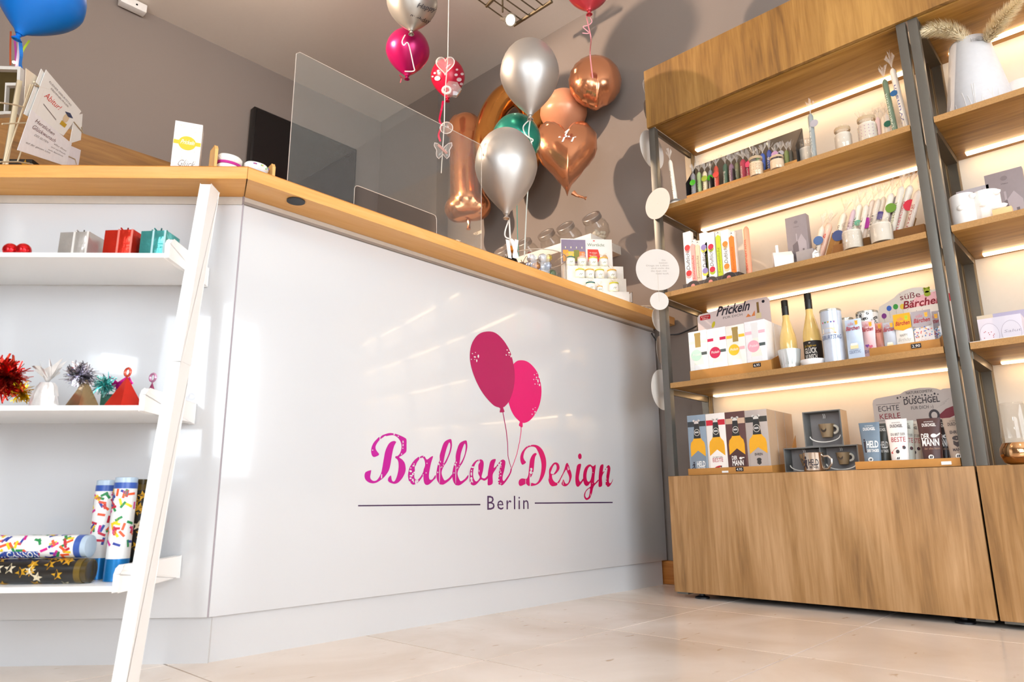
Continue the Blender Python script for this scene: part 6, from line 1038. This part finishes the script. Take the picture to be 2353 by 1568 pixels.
# --- postcard rack
nC = np.array([.8, -.6, 0]); Pr = onc(70, 330, -.02); Pr[2] = CT
t = thing('card_rack', 'cream wire rack holding greeting cards at the left worktop end', 'rack', Pr); wm = M('#d9c9a8', .35, .4)
rel = lambda x, y, off=0: np.array(onp(x, y, Pr+nC*off, nC))-Pr
for pts in (((35, 300), (75, 195), (112, 205)), ((10, 378), (70, 195)), ((40, 372), (100, 205), (78, 188)), ((130, 290), (165, 275), (190, 305), (187, 292)), ((140, 372), (152, 357), (172, 366), (175, 378)), ((5, 285), (40, 283), (75, 282), (85, 290)), ((0, 372), (40, 372), (75, 378)), ((0, 236), (30, 240), (55, 246))):
    G().tube([rel(x, y, .004) for x, y in pts], .0022, 6).build('wire', wm, t, smooth=True)
G().box(-.055, .02, .0005, -.041, .034, .34).build('post', wm, t, bevel=.002)
def card(label, px, off, col, prints=()):
    b0 = onp(*px[3], Pr+nC*off, nC); o = thing('greeting_card', label, 'card', b0, 0, 'greeting cards in the wire rack'); V = [np.array(onp(*p_, Pr+nC*off, nC))-b0 for p_ in px]
    g = G(); g.add([v for v in V]+[v-nC*.0012 for v in V], [(0, 1, 2, 3), (7, 6, 5, 4), (0, 4, 5, 1), (1, 5, 6, 2), (2, 6, 7, 3), (3, 7, 4, 0)]); g.build('card_sheet', col, o)
    f = lambda u, v: tuple((V[3]*(1-u)*(1-v)+V[2]*u*(1-v)+V[1]*u*v+V[0]*(1-u)*v)+nC*.0008)
    for kind, *a in prints:
        if kind == 'w': s_, w_, x_, z_, m_, h_ = a; write(o, s_, w_, x_, z_, m_, h=h_, shear=.3, fn=f)
        else: lp, m_ = a; decal(o, lp, m_, 'picture_print', fn=f)
    return o
gi = M('#8a8280', .6, var=0)
card('cream blank greeting card at the back of the wire rack', ((60, 157), (92, 180), (80, 250), (55, 255)), -.012, M('#f0e0c8', .6))
card('white greeting card peeping out behind the owl card', ((95, 158), (150, 235), (120, 300), (55, 262)), .001, paper)
card('white greeting card with a mortar board owl, upper rack pocket', ((106, 160), (187, 256), (146, 312), (68, 262)), .006, paper, (('w', 'KLEINER GEBURTSTAG', .62, .44, .84, gi, .05), ('w', 'ERDENBURGER', .5, .46, .75, gi, .045), ('w', 'Abitur!', .42, .36, .50, M('#d8402c', .6, var=0), .15), ('p', [[(.20, .37), (.62, .26), (.62, .24), (.20, .35)]], gi), ('p', [ell(.80, .47, .07, .14, 14)], M('#e3cba6', .6, var=0)), ('p', [[(.70, .60), (.82, .68), (.94, .62), (.82, .54)]], M('#3a4668', .6, var=0)), ('p', [rect(.74, .22, .90, .34)], M('#c9a22a', .6, var=0))))
card('white congratulation card in the lower rack pocket', ((72, 252), (165, 330), (152, 382), (40, 345)), .012, M('#f1eef0', .6), (('w', 'Herzlichen', .44, .34, .80, M('#6a3a3a', .6, var=0), .11), ('w', 'Glückwunsch', .52, .36, .62, M('#6a3a3a', .6, var=0), .12), ('w', 'DES GUTEN', .30, .34, .48, gi, .06), ('w', 'auf der ganzen Linie', .5, .34, .22, gi, .05), ('w', 'alles Gute', .30, .76, .55, gi, .06), ('w', 'und viel Freude', .34, .74, .42, gi, .05), ('w', 'zum Abschluss', .34, .70, .30, gi, .05)))
card('narrow white card at the right side of the rack', ((172, 265), (190, 262), (186, 322), (160, 330)), .003, paper)
card('lilac white card at the lower right of the rack', ((150, 330), (186, 345), (180, 383), (148, 383)), .004, M('#ece6ea', .6))
# --- framed lanterns left of the cards
gold = M('#5a4a28', .3, .4, var=.35, bscale=25); frm = M('#d9d2c8', .45)
def frame(label, px, off, bar, back):
    P_ = [np.array(onc(x, y, off)) for x, y in px]; b0 = P_[3].copy(); o = thing('framed_picture', label, 'frame', b0); g = G(); V = [p-b0 for p in P_]; c = sum(V)/4; n = CN
    I = [v+(c-v)*bar for v in V]; vs = V+I+[v-n*.02 for v in V]+[v-n*.02 for v in I]; fs = []
    for i in range(4): j = (i+1) % 4; fs += [(i, j, 4+j, 4+i), (8+i, 12+i, 12+j, 8+j), (i, 8+i, 8+j, j), (4+i, 4+j, 12+j, 12+i)]
    g.add(vs, fs); g.build('frame_bars', frm, o); g = G(); g.add([v-n*.016 for v in I]+[v-n*.02 for v in I], [(0, 1, 2, 3), (7, 6, 5, 4)]); g.build('picture', back, o); return o
frame('large pale picture frame with dark gold picture under the blue balloon', ((-60, 150), (47, 153), (42, 262), (-70, 265)), -.10, .13, gold)
frame('small white picture frame standing before the larger frame', ((12, 190), (47, 190), (40, 262), (8, 262)), -.05, .18, gold)
t = thing('fairy_bulb', 'tiny glowing fairy light above the large picture frame', 'lamp', onc(32, 143, -.12)); G().lathe([(.005*math.sin(j*math.pi/6)+1e-4, -.005*math.cos(j*math.pi/6)) for j in range(7)], 10).build('bulb', M('#ffd9a8', .5, emit=6, var=0), t, smooth=True)
P = onc(30, 330, -.16); P[2] = CT; t = thing('dark_basket', 'dark basket with gold stars behind the card rack', 'basket', P, R45); G().box(-.16, 0, .0005, .07, .12, .16).build('basket_body', M('#2a2118', .5, var=.2), t, bevel=.004)
for i in range(6): 
    g = G(); st = [((.016 if k_ % 2 == 0 else .007)*math.sin(k_*math.pi/5), (.016 if k_ % 2 == 0 else .007)*math.cos(k_*math.pi/5)) for k_ in range(10)]; g.prism(st, -.004, -.002, XZD); g.build('gold_star', M('#d9a63a', .3, .5), t).location = (-.13+.036*i, 0, .04+.05*(i % 3))
P = onc(300, 376, -.25); P[2] = CT; t = thing('notebook', 'thin dark notebook lying behind the gift box', 'book', cpt((csz(235, 376, -.2)[0]+csz(372, 376, -.2)[0])/2, -.2, CT), R45); wq = abs(csz(235, 376, -.2)[0]-csz(372, 376, -.2)[0]); G().box(-wq/2, 0, .0005, wq/2, .16, .054).build('cover', M('#3a2c1c', .5), t, bevel=.002)
# ================================================================== goods on the ladder shelf
L1, L2, L3 = 1.0221, .6281, .2261
def lthing(name, label, cat, s, o, z, rz=0, group=None): return thing(name, label, cat, cpt(s, o, z), R45+rz, group)
def foilbox(label, x0, x1, yt, o, hexc, glow):
    s0, s1 = csz(x0, 555, o)[0], csz(x1, 555, o)[0]; zt = csz((x0+x1)/2, yt, o)[1]; wq = abs(s0-s1); hh = zt-L1
    t = lthing('gift_box', label, 'box', (s0+s1)/2, o, L1, -.10); fm = M(hexc, .2, .6, var=.25, bump=.35, bscale=22)
    G().box(-wq/2, 0, .0005, wq/2, wq*.95, hh).build('box_body', fm, t, bevel=.0015)
    for x in (0, wq/2-.003): G().box(x-.0025, -.0012, .0008, x+.0025, -.0002, hh).build('edge_ribbon', M(glow, .25, .3), t)
    g = G(); 
    for a in range(7): c, s_ = math.cos(a*.9), math.sin(a*.9); g.tube([(0, wq*.4, hh), (.02*c, wq*.4+.02*s_, hh+.010), (.012*c, wq*.4+.012*s_, hh+.004), (0, wq*.4, hh+.002)], .002, 5)
    g.build('bow', fm, t, smooth=True)
foilbox('silver mirror foil gift box on the top tray', 133, 205, 533, .205, '#cfc9c2', '#f4f0ea')
foilbox('red mirror foil gift box on the top tray', 236, 306, 528, .205, '#e03522', '#f08a7c')
foilbox('teal mirror foil gift box on the top tray', 320, 382, 530, .205, '#4fa8a4', '#bfe2e4')
for i, (x, nm) in enumerate(((25, 'left'), (55, 'right'))):
    s_ = csz(x, 570, .21)[0]; t = lthing('foil_ball', '%s one of two small red shiny balls on the top tray' % nm, 'ball', s_, .21, L1); G().lathe([(.018*math.sin(j*math.pi/9)+1e-4, .0185-.018*math.cos(j*math.pi/9)) for j in range(10)], 18).build('ball_body', M('#d81f24', .12, .7, bump=.2), t, smooth=True)
def tinsel(label, x, y, o, r, n, cols, z, flat=.8, seed=0, name='tinsel_pompom', rough=.18, metal=.9):
    s_, zc = csz(x, y, o); t = lthing(name, label, 'tinsel', s_, o, z); q = random.Random(seed)
    for ci, c in enumerate(cols):
        g = G(); vs = []; fs = []
        for i in range(n//len(cols)):
            d = Vector((q.gauss(0, 1), q.gauss(0, .7), q.gauss(0, 1)*flat)).normalized(); a = d*r*q.uniform(.0, .35); b_ = d*r*q.uniform(.6, 1.1)+Vector((q.gauss(0, r*.12), 0, q.gauss(0, r*.12))); sd = d.orthogonal().normalized()*r*.05; m_ = (a+b_)/2+sd*3*q.choice((-1, 1)); k_ = len(vs)
            off = Vector((0, 0, zc-z)); pts_ = [a-sd, a+sd, m_+sd, m_-sd, b_-sd*.6, b_+sd*.6]; vs += [Vector((p_.x, p_.y, max(.001, p_.z+off.z))) for p_ in pts_]; fs += [(k_, k_+1, k_+2, k_+3), (k_+3, k_+2, k_+5, k_+4)]
        g.add(vs, fs); o_ = g.build('tinsel_strands', M(c, rough, metal, var=.15), t, fix=False); o_['kind'] = 'stuff'
    return t
tinsel('red tinsel pompom at the left edge of the middle tray', 12, 866, .22, .052, 420, ('#c8241c', '#d8553c', '#9a1418'), L2, 1.1, 1)
tinsel('yellow gold tinsel bow between red tinsel and pearly bag', 48, 902, .20, .030, 160, ('#d8b41c', '#c99a1a'), L2, .9, 2)
tinsel('silver glitter tinsel above the bronze pyramid', 186, 862, .225, .036, 260, ('#b5b0b8', '#e0dce6', '#8a8894'), L2, .7, 3, rough=.1)
tinsel('teal tinsel bow left of the red pyramid', 240, 886, .20, .028, 160, ('#5ab8b4', '#8fd8d4'), L2, .9, 4)
def pyramid(label, xc, xw, yt, yb_, o, z, c, ring, rz=-.45, metal=.8, rough=.18):
    s_ = csz(xc, yb_, o)[0]; wq = abs(csz(xc-xw/2, yb_, o)[0]-csz(xc+xw/2, yb_, o)[0])*.86; hh = csz(xc, yt, o)[1]-z; t = lthing('pyramid_box', label, 'box', s_, o, z, rz); w = wq/2
    G().add([(-w, -w, .0005), (w, -w, .0005), (w, w, .0005), (-w, w, .0005), (0, 0, hh)], [(3, 2, 1, 0), (0, 1, 4), (1, 2, 4), (2, 3, 4), (3, 0, 4)]).build('pyramid_body', M(c, rough, metal, var=.08), t)
    if ring: G().tube([(.010*math.cos(a), 0, hh+.011+.010*math.sin(a)) for a in (i*.5 for i in range(13))], .0032, 6, True).build('loop', M(ring, .25, .6), t, smooth=True)
    return t
pyramid('bronze mirror pyramid box under the silver tinsel', 190, 62, 868, 928, .225, L2, '#b39a72', None)
pyramid('bright red pyramid box with a loop on top', 285, 72, 866, 928, .225, L2, '#dd2f1e', '#ef6a54', metal=.45, rough=.35)
pyramid('small pink pyramid box beside the white stile', 345, 40, 878, 925, .17, L2, '#c85a86', '#e0a0c4', metal=.6)
s_ = csz(102, 925, .215)[0]; zt = csz(102, 822, .215)[1]; t = lthing('pearl_bag', 'pearly white iridescent gift bag with a gathered top', 'bag', s_, .215, L2)
wb = abs(csz(68, 925, .215)[0]-csz(138, 925, .215)[0])/2*.9; hb = csz(102, 880, .215)[1]-L2; m_ = 24; vs = []; fs = []
for j, (k_, z_) in enumerate(((1, .0005), (1.02, .2*hb), (.9, .5*hb), (.7, .85*hb), (.5, hb))):
    for i in range(m_): a = 2*math.pi*i/m_; f_ = 1+.10*math.cos(i*3.0+j); vs.append((wb*k_*f_*math.cos(a), wb*.6*k_*f_*math.sin(a), z_))
for j in range(4):
    for i in range(m_): a = j*m_+i; b_ = j*m_+(i+1) % m_; fs.append((a, b_, b_+m_, a+m_))
pearl = M('#f3eeea', .16, .35, coat=.8, var=.10, bscale=35, bump=.25); G().add(vs, fs).build('bag_body', pearl, t, smooth=True)
g = G(); tuft(g, (0, 0, hb*.95), wb*1.2, (zt-L2)-hb, 16, 5); tuft(g, (0, 0, hb*.95), wb*1.0, ((zt-L2)-hb)*.7, 14, 6); g.build('gathered_top', M('#f1ece8', .15, .4, coat=.6, var=.15, bscale=60), t)
s_ = csz(263, 880, .19)[0]; t = lthing('magenta_bow', 'magenta foil bow between the teal tinsel and the red pyramid', 'bow', s_, .17, L2); zc = csz(263, 882, .17)[1]-L2
for sg in (-1, 1): G().prism([(0, zc), (sg*.022, zc+.016), (sg*.030, zc+.002), (sg*.020, zc-.012)], -.006, .006, XZD).build('bow_loop', M('#d6188a', .2, .6), t, bevel=.002)
G().box(-.004, -.004, .0005, .004, .004, zc).build('stick', M('#d6188a', .2, .6), t)
s_ = csz(250, 915, .20)[0]; t = lthing('gift_box', 'low teal green foil box behind the teal tinsel', 'box', s_+.005, .165, L2); G().box(-.035, 0, .0005, .03, .05, .045).build('box_body', M('#6ab0a0', .2, .7, var=.15), t, bevel=.0015)
# confetti tubes
def sprinkle(par, r, L_, z0, z1, seed, along='z', cols=('#d8188a', '#2a3f9a', '#f0cf1e', '#1f8a4a', '#c4203a', '#ee5a2a'), n=34):
    q = random.Random(seed)
    for ci, c in enumerate(cols):
        g = G()
        for i in range(n//len(cols)):
            a0 = q.uniform(-1.7, 1.7); z_ = q.uniform(z0, z1); th = q.uniform(0, math.pi); l = .017; w_ = .0028; pts = [(-l/2, -w_), (-l/4, -w_), (0, -w_), (l/4, -w_), (l/2, -w_), (l/2, w_), (l/4, w_), (0, w_), (-l/4, w_), (-l/2, w_)]
            def f(u, v, a0=a0, z_=z_, th=th):
                uu = u*math.cos(th)-v*math.sin(th); vv = u*math.sin(th)+v*math.cos(th); an = a0+uu/r; return ((r+.0006)*math.sin(an), -(r+.0006)*math.cos(an), z_+vv)
            n0 = len(g.v); P_ = [f(u, v) for u, v in pts]; g.add(P_, [(0, 1, 8, 9), (1, 2, 7, 8), (2, 3, 6, 7), (3, 4, 5, 6)])
        o = g.build('confetti_print', M(c, .45, var=0), par, fix=False); o['kind'] = 'stuff'
def cannon(label, s, o, z, L_, r, lying=False, star=False, rz=0, group=None, loc=None):
    t = thing('confetti_cannon', label, 'tube', loc if loc is not None else cpt(s, o, z), R45+rz, group)
    if lying: t.rotation_euler = (0, math.pi/2, R45+rz); t.rotation_mode = 'XYZ'
    base = '#1b1815' if star else '#f3f2f0'
    G().lathe([(r, L_*.22 if not star else .004), (r, L_-.018)], 28).build('tube_body', M(base, .3, coat=.3, var=.01), t, smooth=True)
    G().lathe([(r*1.02, .0005), (r*1.02, L_*.22 if not star else .003)], 28).build('blue_base' if not star else 'end_disc', M('#1f7fc4' if not star else '#2a2320', .25, .4), t, smooth=True)
    G().lathe([(r*1.005, L_-.0179), (r*1.005, L_-.004)], 28).build('cap_band', M('#3a5aa8' if not star else '#6a5418', .3), t, smooth=True); G().lathe([(r*.97, L_-.0039), (r*.97, L_+.008), (r*.8, L_+.009)], 28).build('end_plug', M('#b4c6d6' if not star else '#4a3c1c', .2), t, smooth=True)
    if star:
        q = random.Random(int(L_*1000)+5); st = [((.013 if k_ % 2 == 0 else .0055)*math.sin(k_*math.pi/5), (.013 if k_ % 2 == 0 else .0055)*math.cos(k_*math.pi/5)) for k_ in range(10)]; gs = [G(), G()]
        for i in range(60): a0 = q.uniform(-3.1, 3.1); zz = q.uniform(.02, L_-.03); th = q.uniform(0, 1.2); gs[i % 4 == 0].flat([[(u*math.cos(th)-v*math.sin(th), u*math.sin(th)+v*math.cos(th)) for u, v in st]], lambda u, v: ((r+.0007+.00001*i)*math.sin(a0+u/r), -(r+.0007+.00001*i)*math.cos(a0+u/r), zz+v))
        gs[0].build('star_print', M('#e2ad2e', .3, .5), t, fix=False); gs[1].build('star_print', M('#f0e2c2', .3, .5), t, fix=False)
    else:
        sprinkle(t, r, L_, L_*.36, L_-.025, int(s*1000)+int(o*100), n=48 if not lying else 84)
    return t
r_ = .0255
s1, zt = csz(291, 1106, .20); cannon('front white confetti cannon with blue base standing on lowest tray', s1, .20, L3, zt-L3, r_)
s2, zt2 = csz(252, 1112, .165); cannon('white confetti cannon standing left behind the front one', s2+.012, .150, L3, zt2-L3, r_)
s3, zt3 = csz(326, 1110, .15); t = cannon('dark confetti cannon mostly hidden behind the white stile', s3+.004, .135, L3, zt3-L3, r_, star=True)
sb, zb = csz(200, 1303, .25); tb = cannon('black confetti tube with gold stars lying on the lowest tray', sb+.30, .245, L3, .30, .027, True, True, loc=cpt(sb+.30, .245, L3+.0275))
sw, zw = csz(203, 1247, .22); tw = cannon('white confetti cannon lying on top of the black star tube', sw+.33, .225, L3, .335, .026, True, False, loc=cpt(sw+.33, .232, L3+.0275*2+.0255))
for o in tw.children:
    if o.name.startswith('blue_base'): o['label'] = 'blue base'
g = G(); R_ = .0266
for (a, b) in ((.12, .24),):
    n = 10; vs = [((R_)*math.sin(q), -(R_)*math.cos(q), z_) for z_ in (a, b) for q in (.35+.75*i/n for i in range(n+1))]; g.add(vs, [(i, i+1, n+2+i, n+1+i) for i in range(n)])
g.build('name_band', M('#2450a8', .4, var=0), tw, fix=False)
vs_, fs_, w0 = text2d('CONFETTI CANNON', 1); kq = .15/w0; g = G(); g.add([((R_+.0005)*math.sin(.95-b/.72*.016/R_), -(R_+.0005)*math.cos(.95-b/.72*.016/R_), .09+a*kq) for a, b in vs_], fs_); g.build('lettering', inkw, tw, fix=False)
